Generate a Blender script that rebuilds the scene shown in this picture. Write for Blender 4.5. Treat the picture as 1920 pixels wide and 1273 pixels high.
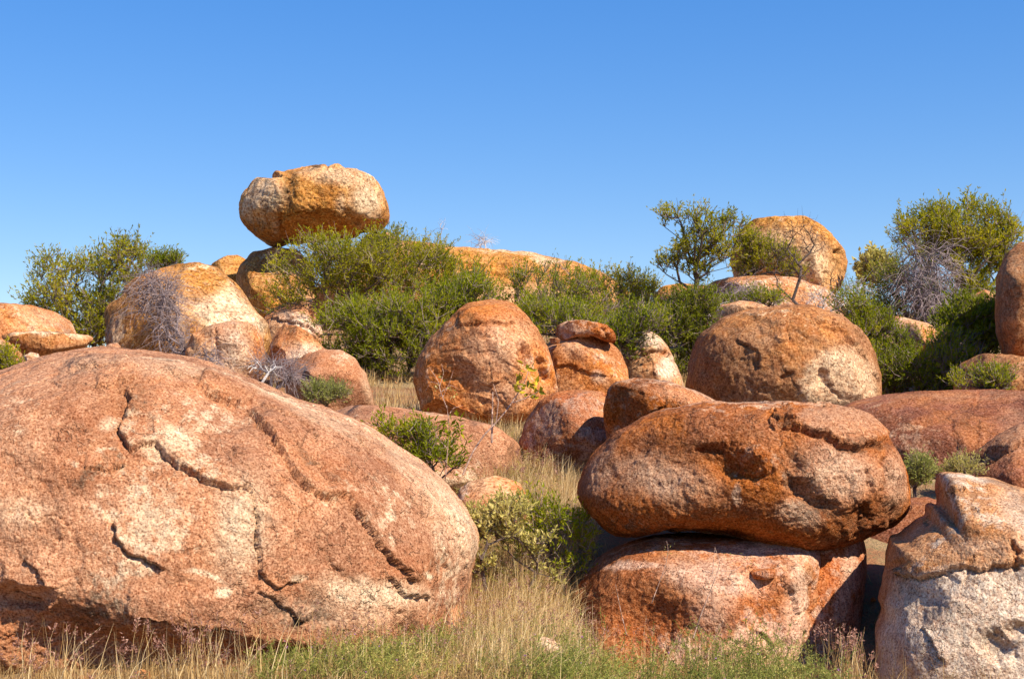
import bpy, math, random
import numpy as np
from mathutils import Vector

# ------------------------------------------------------------------ scene, camera, light
S = bpy.context.scene
for o in list(bpy.data.objects):
    bpy.data.objects.remove(o, do_unlink=True)
COL = S.collection
F = 2667.0          # focal length in pixels of the 1920 px wide photograph
HZ = 822.0          # row of the horizon
EYE = 1.6

cam = bpy.data.cameras.new('camera'); camo = bpy.data.objects.new('camera', cam); COL.objects.link(camo)
camo.location = (0, 0, EYE); camo.rotation_euler = (math.radians(90), 0, 0)
cam.sensor_width = 36; cam.lens = F/1920*36; cam.shift_y = (HZ-636.5)/1920
cam.clip_start = 0.1; cam.clip_end = 5000
S.camera = camo

SUN_EL = 46.0; SUN_AZ = 50.0      # azimuth to the right of straight behind the camera
w = bpy.data.worlds.new('World'); S.world = w; w.use_nodes = True
nt = w.node_tree; nt.nodes.clear()
sky = nt.nodes.new('ShaderNodeTexSky'); sky.sky_type = 'NISHITA'; sky.sun_disc = False
sky.sun_elevation = math.radians(SUN_EL); sky.sun_rotation = math.radians(180-SUN_AZ)
sky.altitude = 0; sky.air_density = 1.0; sky.dust_density = 0.0; sky.ozone_density = 4.0
hs = nt.nodes.new('ShaderNodeHueSaturation'); hs.inputs['Saturation'].default_value = 1.78; hs.inputs['Hue'].default_value = 0.517
bg = nt.nodes.new('ShaderNodeBackground'); bg.inputs['Strength'].default_value = 0.15
wo = nt.nodes.new('ShaderNodeOutputWorld')
gm = nt.nodes.new('ShaderNodeGamma'); gm.inputs['Gamma'].default_value = 0.60; hs.inputs['Value'].default_value = 1.22
nt.links.new(sky.outputs[0], gm.inputs['Color']); nt.links.new(gm.outputs[0], hs.inputs['Color']); nt.links.new(hs.outputs[0], bg.inputs[0]); nt.links.new(bg.outputs[0], wo.inputs[0])

sl = bpy.data.lights.new('sun', 'SUN'); sl.energy = 5.0; sl.angle = math.radians(0.5); sl.color = (1.0, 0.89, 0.70)
so = bpy.data.objects.new('sun', sl); COL.objects.link(so)
a, e = math.radians(SUN_AZ), math.radians(SUN_EL)
SUNV = Vector((math.sin(a)*math.cos(e), -math.cos(a)*math.cos(e), math.sin(e)))
so.rotation_euler = SUNV.to_track_quat('Z', 'Y').to_euler(); so.location = (20, -20, 40)
S.view_settings.view_transform = 'Standard'; S.view_settings.look = 'None'
S.view_settings.exposure = 0.82; S.view_settings.gamma = 1.0; S.view_settings.use_curve_mapping = False
S.render.engine = 'CYCLES'

# ------------------------------------------------------------------ numeric helpers
rng0 = np.random.RandomState(7)
_perm = rng0.permutation(512)
_perm = np.concatenate([_perm, _perm, _perm])
_g = rng0.normal(size=(512, 3)); _g /= np.linalg.norm(_g, axis=1)[:, None]

def pnoise(P):
    """gradient noise, P (n,3) -> about -0.8..0.8"""
    P = np.asarray(P, dtype=np.float64)
    I = np.floor(P).astype(np.int64); f = P-I; I &= 511
    u = f*f*f*(f*(f*6-15)+10)
    out = 0.0
    for dx in (0, 1):
        wx = u[:, 0] if dx else 1-u[:, 0]
        px = _perm[(I[:, 0]+dx) & 511]
        for dy in (0, 1):
            wy = u[:, 1] if dy else 1-u[:, 1]
            py = _perm[(px+I[:, 1]+dy) & 511]
            for dz in (0, 1):
                wz = u[:, 2] if dz else 1-u[:, 2]
                h = _perm[(py+I[:, 2]+dz) & 511]
                g = _g[h]
                d = g[:, 0]*(f[:, 0]-dx)+g[:, 1]*(f[:, 1]-dy)+g[:, 2]*(f[:, 2]-dz)
                out = out+wx*wy*wz*d
    return out

def fbm(P, octaves=4, gain=0.5):
    a, s, t = 1.0, 1.0, 0.0
    for k in range(octaves):
        t = t+a*pnoise(P*s+17.3*k); a *= gain; s *= 2.03
    return t

def sstep(a, b, x):
    t = np.clip((x-a)/(b-a), 0, 1); return t*t*(3-2*t)

def W(px, py, Y):
    """world point that the photograph shows at (px,py) and that stands Y metres ahead"""
    return np.array([(px-960)/F*Y, Y, EYE+(HZ-py)/F*Y])

def proj(P):
    y = np.maximum(P[:, 1], 0.5)
    return 960+F*P[:, 0]/y, HZ-F*(P[:, 2]-EYE)/y

def fast_mesh(name, V, Fc, smooth=True):
    """V (n,3), Fc (m,k) uniform polygons"""
    me = bpy.data.meshes.new(name)
    V = np.ascontiguousarray(V, dtype=np.float32); Fc = np.ascontiguousarray(Fc, dtype=np.int32)
    m, k = Fc.shape
    me.vertices.add(len(V)); me.vertices.foreach_set('co', V.ravel())
    me.loops.add(m*k); me.loops.foreach_set('vertex_index', Fc.ravel())
    me.polygons.add(m)
    me.polygons.foreach_set('loop_start', np.arange(0, m*k, k, dtype=np.int32))
    me.polygons.foreach_set('use_smooth', np.full(m, smooth, dtype=bool))
    me.update(calc_edges=True)
    return me

def attr(me, name, vals):
    at = me.attributes.new(name, 'FLOAT', 'POINT')
    at.data.foreach_set('value', np.ascontiguousarray(vals, dtype=np.float32))

def link(name, me, mat=None, parent=None, loc=None):
    o = bpy.data.objects.new(name, me); COL.objects.link(o)
    if mat is not None: me.materials.append(mat)
    if parent is not None: o.parent = parent
    if loc is not None: o.location = loc
    return o

def tag(o, label=None, cat=None, group=None, kind=None):
    if label: o['label'] = label
    if cat: o['category'] = cat
    if group: o['group'] = group
    if kind: o['kind'] = kind
    return o

# ------------------------------------------------------------------ materials
class NB:
    def __init__(s, name):
        s.m = bpy.data.materials.new(name); s.m.use_nodes = True; s.t = s.m.node_tree; s.t.nodes.clear()
        s.out = s.n('ShaderNodeOutputMaterial')
    def n(s, kind, **kw):
        x = s.t.nodes.new(kind)
        for k, v in kw.items(): setattr(x, k, v)
        return x
    def l(s, a, b): s.t.links.new(a, b)
    def noise(s, co, scale, detail=4, rough=0.55, dist=0.0):
        x = s.n('ShaderNodeTexNoise'); x.inputs['Scale'].default_value = scale
        x.inputs['Detail'].default_value = detail; x.inputs['Roughness'].default_value = rough
        x.inputs['Distortion'].default_value = dist
        s.l(co, x.inputs['Vector']); return x.outputs['Fac']
    def ramp(s, fac, a, b, lo=0.0, hi=1.0):
        x = s.n('ShaderNodeMapRange'); x.interpolation_type = 'SMOOTHSTEP'
        x.inputs['From Min'].default_value = a; x.inputs['From Max'].default_value = b
        x.inputs['To Min'].default_value = lo; x.inputs['To Max'].default_value = hi
        s.l(fac, x.inputs['Value']); return x.outputs['Result']
    def math(s, op, a, b=None, clamp=False):
        x = s.n('ShaderNodeMath', operation=op, use_clamp=clamp)
        for i, v in enumerate((a, b)):
            if v is None: continue
            if isinstance(v, (int, float)): x.inputs[i].default_value = v
            else: s.l(v, x.inputs[i])
        return x.outputs[0]
    def mix(s, fac, a, b, blend='MIX'):
        x = s.n('ShaderNodeMix', data_type='RGBA', blend_type=blend)
        for sock, v in ((x.inputs[0], fac), (x.inputs[6], a), (x.inputs[7], b)):
            if isinstance(v, (int, float)): sock.default_value = v
            elif isinstance(v, tuple): sock.default_value = (*v, 1)
            else: s.l(v, sock)
        return x.outputs[2]
    def attr(s, name):
        x = s.n('ShaderNodeAttribute'); x.attribute_name = name; return x.outputs['Fac']

def rock_mat(name, mid, orange, pale, dark, grain, bump=1.0, pale_t=0.56, orange_t=0.5, seed=0.0, lich=0.0):
    b = NB(name)
    tc = b.n('ShaderNodeTexCoord')
    mp = b.n('ShaderNodeMapping'); mp.inputs['Location'].default_value = (seed*3.1, seed*1.7, seed*2.3)
    b.l(tc.outputs['Object'], mp.inputs['Vector']); co = mp.outputs['Vector']
    low = b.noise(co, 0.55, 5, 0.6, 0.4)
    med = b.noise(co, 1.5, 6, 0.65, 0.3)
    fin = b.noise(co, 9, 5, 0.7)
    gr = b.noise(co, grain, 3, 0.75)
    gr2 = b.noise(co, grain*0.38, 3, 0.65)
    # colour of the weathered skin, broken by small blotches
    c = b.mix(b.ramp(b.math('ADD', med, b.math('MULTIPLY', fin, 0.35)), 0.55+orange_t*0.3-0.15, 0.78+orange_t*0.3-0.15), mid, orange)
    vz = b.ramp(b.math('ADD', b.noise(co, 0.9, 6, 0.7, 0.6), b.math('MULTIPLY', fin, 0.25)), 0.54, 0.72, 0.0, 0.75)
    c = b.mix(vz, c, (mid[0]*0.62, mid[1]*0.56, mid[2]*0.54))
    c = b.mix(b.math('MULTIPLY', b.attr('orange'), b.ramp(fin, 0.3, 0.62, 0.55, 1.0)), c, orange)
    pf = b.ramp(b.math('ADD', low, b.math('MULTIPLY', b.math('SUBTRACT', fin, 0.5), 0.5)), pale_t, pale_t+0.1)
    pf2 = b.math('MULTIPLY', b.attr('pale'), b.ramp(fin, 0.28, 0.5, 0.45, 1.0))
    pf = b.math('MAXIMUM', b.math('MULTIPLY', pf, 0.75), pf2)
    c = b.mix(pf, c, pale)
    # scattered lichen and varnish stains, then dark patches placed boulder by boulder
    st = b.ramp(b.math('ADD', med, b.math('MULTIPLY', gr2, 0.5)), 0.93-lich, 1.08-lich, 0.0, 0.6)
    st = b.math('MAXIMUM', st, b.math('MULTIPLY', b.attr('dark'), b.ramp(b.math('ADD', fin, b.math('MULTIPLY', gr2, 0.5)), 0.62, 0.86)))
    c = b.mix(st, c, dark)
    # peeled skin: sharp edged sheets, each a little different in tone, 
    tn = b.math('MULTIPLY', b.noise(co, 1.25, 7, 0.62, 0.3), 9.0); fl = b.math('FLOOR', tn); fr = b.math('SUBTRACT', tn, fl)
    gate = b.ramp(b.noise(co, 0.8, 2), 0.40, 0.56)
    terr = b.math('ADD', fl, b.ramp(fr, 0.0, 0.10))
    wn = b.n('ShaderNodeTexWhiteNoise', noise_dimensions='1D'); b.l(fl, wn.inputs['W'])
    c = b.mix(b.math('MULTIPLY', b.math('MULTIPLY', wn.outputs['Value'], gate), 0.55), c, (0.66, 0.52, 0.46), 'MULTIPLY')
    # crystals of the granite
    c = b.mix(b.ramp(gr, 0.35, 0.5, 1.0, 0.0), c, (0.42, 0.28, 0.24), 'MULTIPLY')
    c = b.mix(b.ramp(gr, 0.51, 0.66, 0.0, 1.0), c, b.mix(0.10, b.mix(1.0, c, (1.38, 1.34, 1.30), 'MULTIPLY'), (0.85, 0.72, 0.6)))
    c = b.mix(b.ramp(gr2, 0.36, 0.6, 0.5, 0.0), c, (0.62, 0.44, 0.36), 'MULTIPLY')
    bs = b.n('ShaderNodeBsdfPrincipled'); bs.inputs['Roughness'].default_value = 0.86
    bs.inputs['Specular IOR Level'].default_value = 0.08
    b.l(c, bs.inputs['Base Color'])
    h = b.math('ADD', b.math('MULTIPLY', b.noise(co, 7, 6, 0.66), 0.042), b.math('MULTIPLY', gr2, 0.012))
    h = b.math('ADD', h, b.math('MULTIPLY', gr, 0.004))
    h = b.math('ADD', h, b.math('MULTIPLY', b.math('MULTIPLY', b.attr('rough'), b.noise(co, 34, 4, 0.75)), 0.034))
    h = b.math('ADD', h, b.math('MULTIPLY', b.math('MULTIPLY', terr, gate), 0.016))
    bp = b.n('ShaderNodeBump'); bp.inputs['Strength'].default_value = 1.0; bp.inputs['Distance'].default_value = bump
    b.l(h, bp.inputs['Height']); b.l(bp.outputs[0], bs.inputs['Normal'])
    b.l(bs.outputs[0], b.out.inputs[0])
    return b.m

def leaf_mat(name, ca, cb, cc, trans=0.3, rough=0.55):
    b = NB(name)
    t = b.attr('tint')
    c = b.mix(b.ramp(t, 0.0, 0.55), ca, cb); c = b.mix(b.ramp(t, 0.55, 1.0), c, cc)
    bs = b.n('ShaderNodeBsdfPrincipled'); bs.inputs['Roughness'].default_value = rough
    bs.inputs['Specular IOR Level'].default_value = 0.12
    b.l(c, bs.inputs['Base Color'])
    tr = b.n('ShaderNodeBsdfTranslucent'); b.l(c, tr.inputs['Color'])
    mx = b.n('ShaderNodeMixShader'); mx.inputs[0].default_value = trans
    b.l(bs.outputs[0], mx.inputs[1]); b.l(tr.outputs[0], mx.inputs[2]); b.l(mx.outputs[0], b.out.inputs[0])
    return b.m

def bark_mat(name, ca, cb, scale=14):
    b = NB(name)
    tc = b.n('ShaderNodeTexCoord')
    c = b.mix(b.ramp(b.noise(tc.outputs['Object'], scale, 4, 0.6), 0.35, 0.65), ca, cb)
    bs = b.n('ShaderNodeBsdfPrincipled'); bs.inputs['Roughness'].default_value = 0.85
    b.l(c, bs.inputs['Base Color'])
    bp = b.n('ShaderNodeBump'); bp.inputs['Distance'].default_value = 0.01
    b.l(b.noise(tc.outputs['Object'], 60, 3), bp.inputs['Height']); b.l(bp.outputs[0], bs.inputs['Normal'])
    b.l(bs.outputs[0], b.out.inputs[0]); return b.m

MID = (0.47, 0.245, 0.138); ORA = (0.50, 0.170, 0.035); PAL = (0.66, 0.51, 0.35); DRK = (0.07, 0.045, 0.03)
M = {}
M['near'] = rock_mat('pink_granite_near', MID, (0.48, 0.205, 0.090), PAL, DRK, 62, 1.0, 0.54, 0.9, 1)
M['balanced'] = rock_mat('rusty_granite', (0.34, 0.135, 0.055), (0.44, 0.135, 0.02), (0.60, 0.40, 0.27), DRK, 55, 1.4, 0.56, 0.4, 2, 0.02)
M['pedestal'] = rock_mat('brown_granite', (0.44, 0.20, 0.085), (0.50, 0.15, 0.035), (0.62, 0.42, 0.31), DRK, 55, 1.0, 0.53, 0.5, 3)
M['grey'] = rock_mat('pale_grey_granite', (0.47, 0.28, 0.16), (0.48, 0.21, 0.07), (0.63, 0.52, 0.41), (0.10, 0.07, 0.05), 60, 1.1, 0.58, 0.62, 4)
M['purple'] = rock_mat('purple_granite', (0.27, 0.105, 0.062), (0.34, 0.13, 0.05), (0.40, 0.24, 0.15), DRK, 45, 1.2, 0.59, 0.55, 5)
M['round'] = rock_mat('tan_granite', (0.43, 0.225, 0.11), (0.47, 0.20, 0.06), (0.66, 0.49, 0.32), DRK, 36, 1.2, 0.60, 0.5, 6)
M['orange'] = rock_mat('orange_granite', (0.55, 0.27, 0.12), (0.52, 0.18, 0.035), (0.64, 0.44, 0.30), DRK, 38, 0.9, 0.56, 0.45, 7)
M['far'] = rock_mat('cream_orange_granite', (0.58, 0.32, 0.13), (0.53, 0.24, 0.045), (0.70, 0.54, 0.36), (0.09, 0.05, 0.02), 22, 1.4, 0.52, 0.45, 8)
M['cream'] = rock_mat('cream_granite', (0.57, 0.33, 0.18), (0.54, 0.21, 0.07), (0.68, 0.55, 0.43), (0.12, 0.07, 0.03), 30, 1.0, 0.47, 0.6, 9)

# ------------------------------------------------------------------ terrain
anch = []      # (x, y, residual height)
prof_y = np.array([-50, 0, 8, 10, 12, 13.5, 16, 20, 24, 28, 33, 38, 46, 70, 150, 600, 3000.0])
prof_z = np.array([-.3, -.1, -.06, -.04, .03, .40, 1.15, 1.95, 2.65, 3.2, 4.0, 4.5, 4.3, 2.0, 0.0, -1, -1.0])
def ground_z(X, Y):
    X = np.asarray(X, float); Y = np.asarray(Y, float)
    z = np.interp(Y, prof_y, prof_z)
    k = np.clip((-X-7)/12, 0, 1)*np.clip((Y-16)/10, 0, 1)-0.25*np.clip((X-5)/3, 0, 1)*np.clip((Y-19)/6, 0, 1)
    z = z*(1-0.35*k)
    z = z-0.36*sstep(0.1, 0.9, X)*(1-sstep(12.6, 13.6, Y))*sstep(3.0, 7.0, Y)
    P = np.stack([X*0.6, Y*0.6, 0*X], -1).reshape(-1, 3)
    n = fbm(P, 3).reshape(X.shape)
    return z+0.10*n*np.clip((90-np.abs(Y))/60, 0, 1)

def build_ground():
    xs = np.concatenate([-np.geomspace(2000, 16, 24), np.linspace(-15, 15, 150), np.geomspace(16, 2000, 24)])
    ys = np.concatenate([[-60, -30, -10, 0, 4], np.linspace(7, 42, 170), np.geomspace(43, 3000, 40)])
    X, Y = np.meshgrid(xs, ys); Z = ground_z(X, Y)
    P = np.stack([X*4, Y*4, X*0], -1).reshape(-1, 3)
    Z = Z+0.015*fbm(P, 2).reshape(Z.shape)
    nx, ny = len(xs), len(ys)
    i = np.arange(nx-1)[None, :]+nx*np.arange(ny-1)[:, None]
    Fc = np.stack([i, i+1, i+nx+1, i+nx], -1).reshape(-1, 4)
    me = fast_mesh('ground', np.stack([X, Y, Z], -1).reshape(-1, 3), Fc)
    b = NB('red_sandy_soil'); tc = b.n('ShaderNodeTexCoord'); co = tc.outputs['Object']
    c = b.mix(b.ramp(b.noise(co, 1.2, 5), 0.4, 0.6), (0.30, 0.135, 0.06), (0.36, 0.24, 0.12))
    c = b.mix(b.ramp(b.noise(co, 14, 5, 0.7), 0.45, 0.7), c, (0.20, 0.16, 0.07))
    c = b.mix(b.ramp(b.noise(co, 60, 3), 0.3, 0.5, 0.5, 0.0), c, (0.3, 0.2, 0.15), 'MULTIPLY')
    bs = b.n('ShaderNodeBsdfPrincipled'); bs.inputs['Roughness'].default_value = 0.95; b.l(c, bs.inputs['Base Color'])
    bp = b.n('ShaderNodeBump'); bp.inputs['Distance'].default_value = 0.05
    b.l(b.noise(co, 20, 5, 0.7), bp.inputs['Height']); b.l(bp.outputs[0], bs.inputs['Normal']); b.l(bs.outputs[0], b.out.inputs[0])
    tag(link('ground', me, b.m), kind='structure')
build_ground()

# ------------------------------------------------------------------ boulders
_cs = {}
def cube_sphere(N):
    if N in _cs: return _cs[N]
    g = np.arange(N+1); A, B = np.meshgrid(g, g, indexing='ij'); A = A.ravel(); B = B.ravel()
    Z0 = np.zeros_like(A); ZN = Z0+N
    faces = [(ZN, A, B, 0), (Z0, A, B, 1), (A, ZN, B, 1), (A, Z0, B, 0), (A, B, ZN, 0), (A, B, Z0, 1)]
    pts, quads = [], []
    i = (np.arange(N)[:, None]*(N+1)+np.arange(N)[None, :]).ravel()
    for k, (x, y, z, fl) in enumerate(faces):
        pts.append(np.stack([x, y, z], -1))
        q = np.stack([i, i+N+1, i+N+2, i+1], -1)+k*(N+1)**2
        if fl: q = q[:, ::-1]
        quads.append(q)
    P = np.concatenate(pts).astype(np.int64); Q = np.concatenate(quads)
    key = (P[:, 0]*(N+1)+P[:, 1])*(N+1)+P[:, 2]
    u, idx, inv = np.unique(key, return_index=True, return_inverse=True)
    P = P[idx]; Q = inv.reshape(-1)[Q]
    c = np.tan((P/N*2-1)*math.pi/4); c = c/np.linalg.norm(c, axis=1)[:, None]
    _cs[N] = (c, Q); return _cs[N]

def poly_dist(px, py, line, closed=False):
    """distance, signed side (+ left of travel in image with y down), arc parameter 0..1"""
    L = np.array(line, float)
    if closed: L = np.vstack([L, L[:1]])
    seg = np.linalg.norm(L[1:]-L[:-1], axis=1); cum = np.concatenate([[0], np.cumsum(seg)]); tot = cum[-1]
    best = np.full(px.shape, 1e9); side = np.zeros(px.shape); par = np.zeros(px.shape)
    for k in range(len(L)-1):
        ax, ay = L[k]; bx, by = L[k+1]; dx, dy = bx-ax, by-ay; l2 = dx*dx+dy*dy+1e-9
        t = np.clip(((px-ax)*dx+(py-ay)*dy)/l2, 0, 1)
        qx, qy = px-(ax+t*dx), py-(ay+t*dy); d = np.hypot(qx, qy)
        m = d < best
        best = np.where(m, d, best); side = np.where(m, np.sign(dy*(px-ax)-dx*(py-ay)), side)
        par = np.where(m, (cum[k]+t*seg[k])/tot, par)
    return best, side, par

def blob(px, py, x, y, rx, ry, rot=0.0, soft=0.45):
    c, s = math.cos(math.radians(rot)), math.sin(math.radians(rot))
    u = ((px-x)*c+(py-y)*s)/rx; v = (-(px-x)*s+(py-y)*c)/ry
    return 1-sstep(1-soft, 1+soft, np.hypot(u, v))

def inpoly(px, py, poly, soft):
    L = np.array(poly, float); ins = np.zeros(px.shape, bool); n = len(L)
    for k in range(n):
        x1, y1 = L[k]; x2, y2 = L[(k+1) % n]
        c = ((y1 > py) != (y2 > py)) & (px < (x2-x1)*(py-y1)/(y2-y1+1e-12)+x1)
        ins ^= c
    d, _, _ = poly_dist(px, py, poly, True)
    sd = np.where(ins, d, -d)
    return sstep(-soft, soft, sd)

BOUNDS = []
def unit0(v): return v/np.linalg.norm(v)

def boulder(name, label, outline, Y, D, mat, N=60, Dback=None, n=2.3, seed=1, lump=0.05, mid=0.02, fine=0.006,
            feats=(), tilt=0.0, cat='boulder', group='rounded granite boulders', center=None, smooth=2.0, vert=0.0, pits=0.0, facets=5, fcut=0.80, auto=None):
    if N < 105: N = max(14, int(N*0.66))
    frg = np.random.RandomState(seed+77)
    fdir = [unit0(np.array([frg.uniform(-1, 1), -frg.uniform(0.1, 1.0), frg.uniform(-0.6, 1.0)])) for _ in range(facets)]
    fh = frg.uniform(fcut-0.04, fcut+0.07, facets)
    ol = np.array(outline, float)
    if center is None:
        x, y = ol[:, 0], ol[:, 1]; x2, y2 = np.roll(x, -1), np.roll(y, -1)
        cr = x*y2-x2*y; A = cr.sum()/2
        center = (((x+x2)*cr).sum()/(6*A), ((y+y2)*cr).sum()/(6*A))
    cx, cy = center
    NB_ = 360
    phi = np.arange(NB_)/NB_*2*math.pi
    def raycast(poly):
        R = np.zeros(NB_); dx, dy = np.cos(phi), -np.sin(phi)      # z up
        for k in range(len(poly)):
            a = poly[k]-np.array([cx, cy]); b = poly[(k+1) % len(poly)]-np.array([cx, cy]); e_ = b-a
            den = dx*e_[1]-dy*e_[0]; den = np.where(abs(den) < 1e-9, 1e-9, den)
            t = (a[0]*e_[1]-a[1]*e_[0])/den; u = (a[0]*dy-a[1]*dx)/den
            u = -u if False else u
            ok = (t > 0) & (u >= -1e-6) & (u <= 1+1e-6); R = np.where(ok, np.maximum(R, t), R)
        return R
    T = raycast(ol)
    bad = T <= 0
    if bad.any(): T[bad] = np.interp(phi[bad], phi[~bad], T[~bad], period=2*math.pi)
    def smth(a, s):
        k = np.fft.rfftfreq(NB_, 1/NB_); return np.fft.irfft(np.fft.rfft(a)*np.exp(-0.5*(k*s*math.pi/180)**2), NB_)
    T = smth(T, smooth)
    C = W(cx, cy, Y); size = T.mean()/F*Y
    if Dback is None: Dback = D
    yaw = math.atan2(C[0], C[1])*0.7
    ax = np.array([math.cos(yaw), -math.sin(yaw), 0]); ay = np.array([math.sin(yaw), math.cos(yaw), 0]); az = np.array([0, 0, 1.0])
    off = np.array([seed*13.7, seed*7.1, seed*3.3])
    def shape(dirs, R):
        d = dirs+np.array([0, -0.70, 0.10]); d = d/np.linalg.norm(d, axis=1)[:, None]
        s = np.hypot(d[:, 0], d[:, 2])+1e-9; c = d[:, 1]
        r = (s**n+np.abs(c)**n)**(-1/n)
        ph = np.arctan2(d[:, 2], d[:, 0])
        Rp = np.interp(ph, phi, R, period=2*math.pi); Rs = np.interp(ph, phi, smth(R, 22), period=2*math.pi)
        k = sstep(0.35, 0.97, s*r); Rr = Rs*(1-k)+Rp*k
        lx = d[:, 0]*r*Rr; lz = d[:, 2]*r*Rr; ly = c*r*np.where(c < 0, D, Dback)
        ly = ly+tilt*lz+vert*lx
        P = C+lx[:, None]*ax+ly[:, None]*ay+lz[:, None]*az
        nn = np.stack([lx/(size**2), ly/(np.where(c < 0, D, Dback)**2), lz/(size**2)], -1)
        nn = nn[:, :1]*ax+nn[:, 1:2]*ay+nn[:, 2:]*az
        nn /= np.linalg.norm(nn, axis=1)[:, None]+1e-9
        lo = fbm(P/size*0.9+off, 2)*lump*size*1.6
        P = P+nn*lo[:, None]
        for fd_, h_ in zip(fdir, fh):
            q_ = (P-C)@fd_; hm = (hcache.setdefault(fd_.tobytes(), q_.max()))*h_; e_ = size*0.022
            ex = q_-hm; ex = 0.5*(ex+np.sqrt(ex*ex+e_*e_))-0.5*e_*0.2
            P = P-np.maximum(ex, 0)[:, None]*fd_*0.82
        return P, nn
    R = T/F*Y; hcache = {}
    cd, _ = cube_sphere(80)
    for it in range(5):
        P, _ = shape(cd, R); px, py = proj(P)
        ph = np.arctan2(-(py-cy), px-cx); rr = np.hypot(px-cx, py-cy)
        nb = 120; bi = ((ph/(2*math.pi)*nb) % nb).astype(int)
        mx = np.zeros(nb); np.maximum.at(mx, bi, rr)
        pc = (np.arange(nb)+0.5)/nb*2*math.pi
        ok = mx > 0
        act = np.interp(phi, pc[ok], mx[ok], period=2*math.pi)
        R = R*smth(np.clip(T/act, 0.75, 1.3)**0.85, 2.2)
    cd, Q = cube_sphere(N)
    P, nn = shape(cd, R)
    me = fast_mesh(name, P, Q)
    nrm = np.zeros(len(P)*3, np.float32); me.vertices.foreach_get('normal', nrm); nrm = nrm.reshape(-1, 3).astype(float)
    bpy.data.meshes.remove(me)
    if ((P-P.mean(0))*nrm).sum() < 0: nrm = -nrm; Q = Q[:, ::-1]
    px, py = proj(P)
    toward = np.array([0, 0, EYE])-P; toward /= np.linalg.norm(toward, axis=1)[:, None]
    front = sstep(-0.05, 0.25, (nrm*toward).sum(1))
    disp = np.zeros(len(P)); att = {k: np.zeros(len(P)) for k in ('pale', 'orange', 'dark', 'rough')}
    # irregular edges of the carved features
    wq = P*9+off; k_ = 88.0/Y*1.0
    jx = px+k_*(fbm(wq, 4, 0.62)*1.3); jy = py+k_*(fbm(wq+31, 4, 0.62)*1.3)
    pxm = Y/F
    G = dict(P=P, px=px, py=py, jx=jx, jy=jy, front=front, wq=wq)
    wx = px+k_*2.5*fbm(wq*0.35, 4); wy = py+k_*2.5*fbm(wq*0.35+9, 4); G['wx'] = wx; G['wy'] = wy
    fullP, fullpx, fullpy, fulldisp, fullatt = P, px, py, disp, att
    # a few short flake edges of their own on every larger boulder
    feats = list(feats); Rp_ = T.mean()
    sp_ = T.mean()*1.57/N/1.7
    if N >= 40:
        for _ in range(auto if auto is not None else 7):
            a0 = frg.uniform(0, 6.283); r0_ = frg.uniform(0.1, 0.75); x0 = cx+math.cos(a0)*r0_*np.interp(a0 % 6.283, phi, T); y0 = cy-math.sin(a0)*r0_*np.interp(a0 % 6.283, phi, T)
            hd = frg.uniform(-0.5, 1.1)+(0.0 if frg.uniform() < 0.75 else 1.2); ln_ = []
            for q_ in range(frg.randint(4, 8)):
                ln_.append((x0, y0)); hd += frg.normal()*0.45; st_ = Rp_*frg.uniform(0.05, 0.12); x0 += math.cos(hd)*st_; y0 += math.sin(hd)*st_
            hh = min(0.05, size*0.03)*frg.uniform(0.4, 1.0)
            feats.append(('step', ln_, hh, Rp_*0.13, hh*0.5))
    for f in feats:
        kd = f[0]
        if isinstance(f[1], list):
            q = np.array(f[1], float); pad = (f[3]*1.7 if kd == 'step' else 12)+22
            x0, x1, y0, y1 = q[:, 0].min()-pad, q[:, 0].max()+pad, q[:, 1].min()-pad, q[:, 1].max()+pad
        else:
            r_ = max(f[3], f[4])*2.0+20; x0, x1, y0, y1 = f[1]-r_, f[1]+r_, f[2]-r_, f[2]+r_
        I = np.nonzero((fullpx > x0) & (fullpx < x1) & (fullpy > y0) & (fullpy < y1) & (G['front'] > 0.01))[0]
        if len(I) == 0: continue
        P, px, py, jx, jy, front, wq, wx, wy = [G[k][I] for k in ('P', 'px', 'py', 'jx', 'jy', 'front', 'wq', 'wx', 'wy')]
        disp = fulldisp[I]; att = {k: v[I] for k, v in fullatt.items()}
        if kd == 'step':        # ('step', line, height m, fade px[, groove m]) : the left side of travel stands proud
            _, line, h, fade = f[:4]; gr = f[4] if len(f) > 4 else 0.5*h
            d, s, t = poly_dist(jx, jy, line)
            tp = sstep(0, 0.06, t)*(1-sstep(0.94, 1, t))
            wv = 0.55+0.75*np.clip(0.5+pnoise(P*2.3+off), 0, 1)
            fd = fade*1.7; gw = np.maximum(0.007/pxm+0.8, sp_*0.8)*(0.35+0.65*np.sin(np.clip(t, 0, 1)*math.pi)**0.5)*(0.6+0.9*np.clip(0.5+pnoise(P*4.1+off), 0, 1))
            disp += front*tp*wv*(0.75*h*np.where(s > 0, np.clip(1-d/fd, 0, 1)**1.3*sstep(0, 1.8, d), 0)-1.0*gr*np.exp(-(d/gw)**2))
        elif kd == 'crack':     # ('crack', line, depth m, width m)
            _, line, dp, wd = f
            d, s, t = poly_dist(jx, jy, line); tp = sstep(0, 0.1, t)*(1-sstep(0.9, 1, t))
            disp -= front*tp*dp*np.exp(-(d*pxm/wd)**2)
        elif kd == 'pit':       # ('pit', x, y, rx, ry, rot, depth, soft)
            _, x, y, rx, ry, rot, dp, sf = f
            disp -= front*dp*blob(jx, jy, x, y, rx, ry, rot, sf)
        elif kd == 'plate':     # ('plate', poly, height, soft px)
            _, poly, h, sf = f
            disp += sstep(0.25, 0.8, front)*h*inpoly(jx, jy, poly, sf)
        elif kd in att:         # ('pale', x, y, rx, ry, rot, strength, soft)
            _, x, y, rx, ry, rot, st_, sf = f
            att[kd] = np.maximum(att[kd], front*st_*blob(wx, wy, x, y, rx, ry, rot, sf))
        elif kd.startswith('p_'):
            _, poly, st_, sf = f
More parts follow.
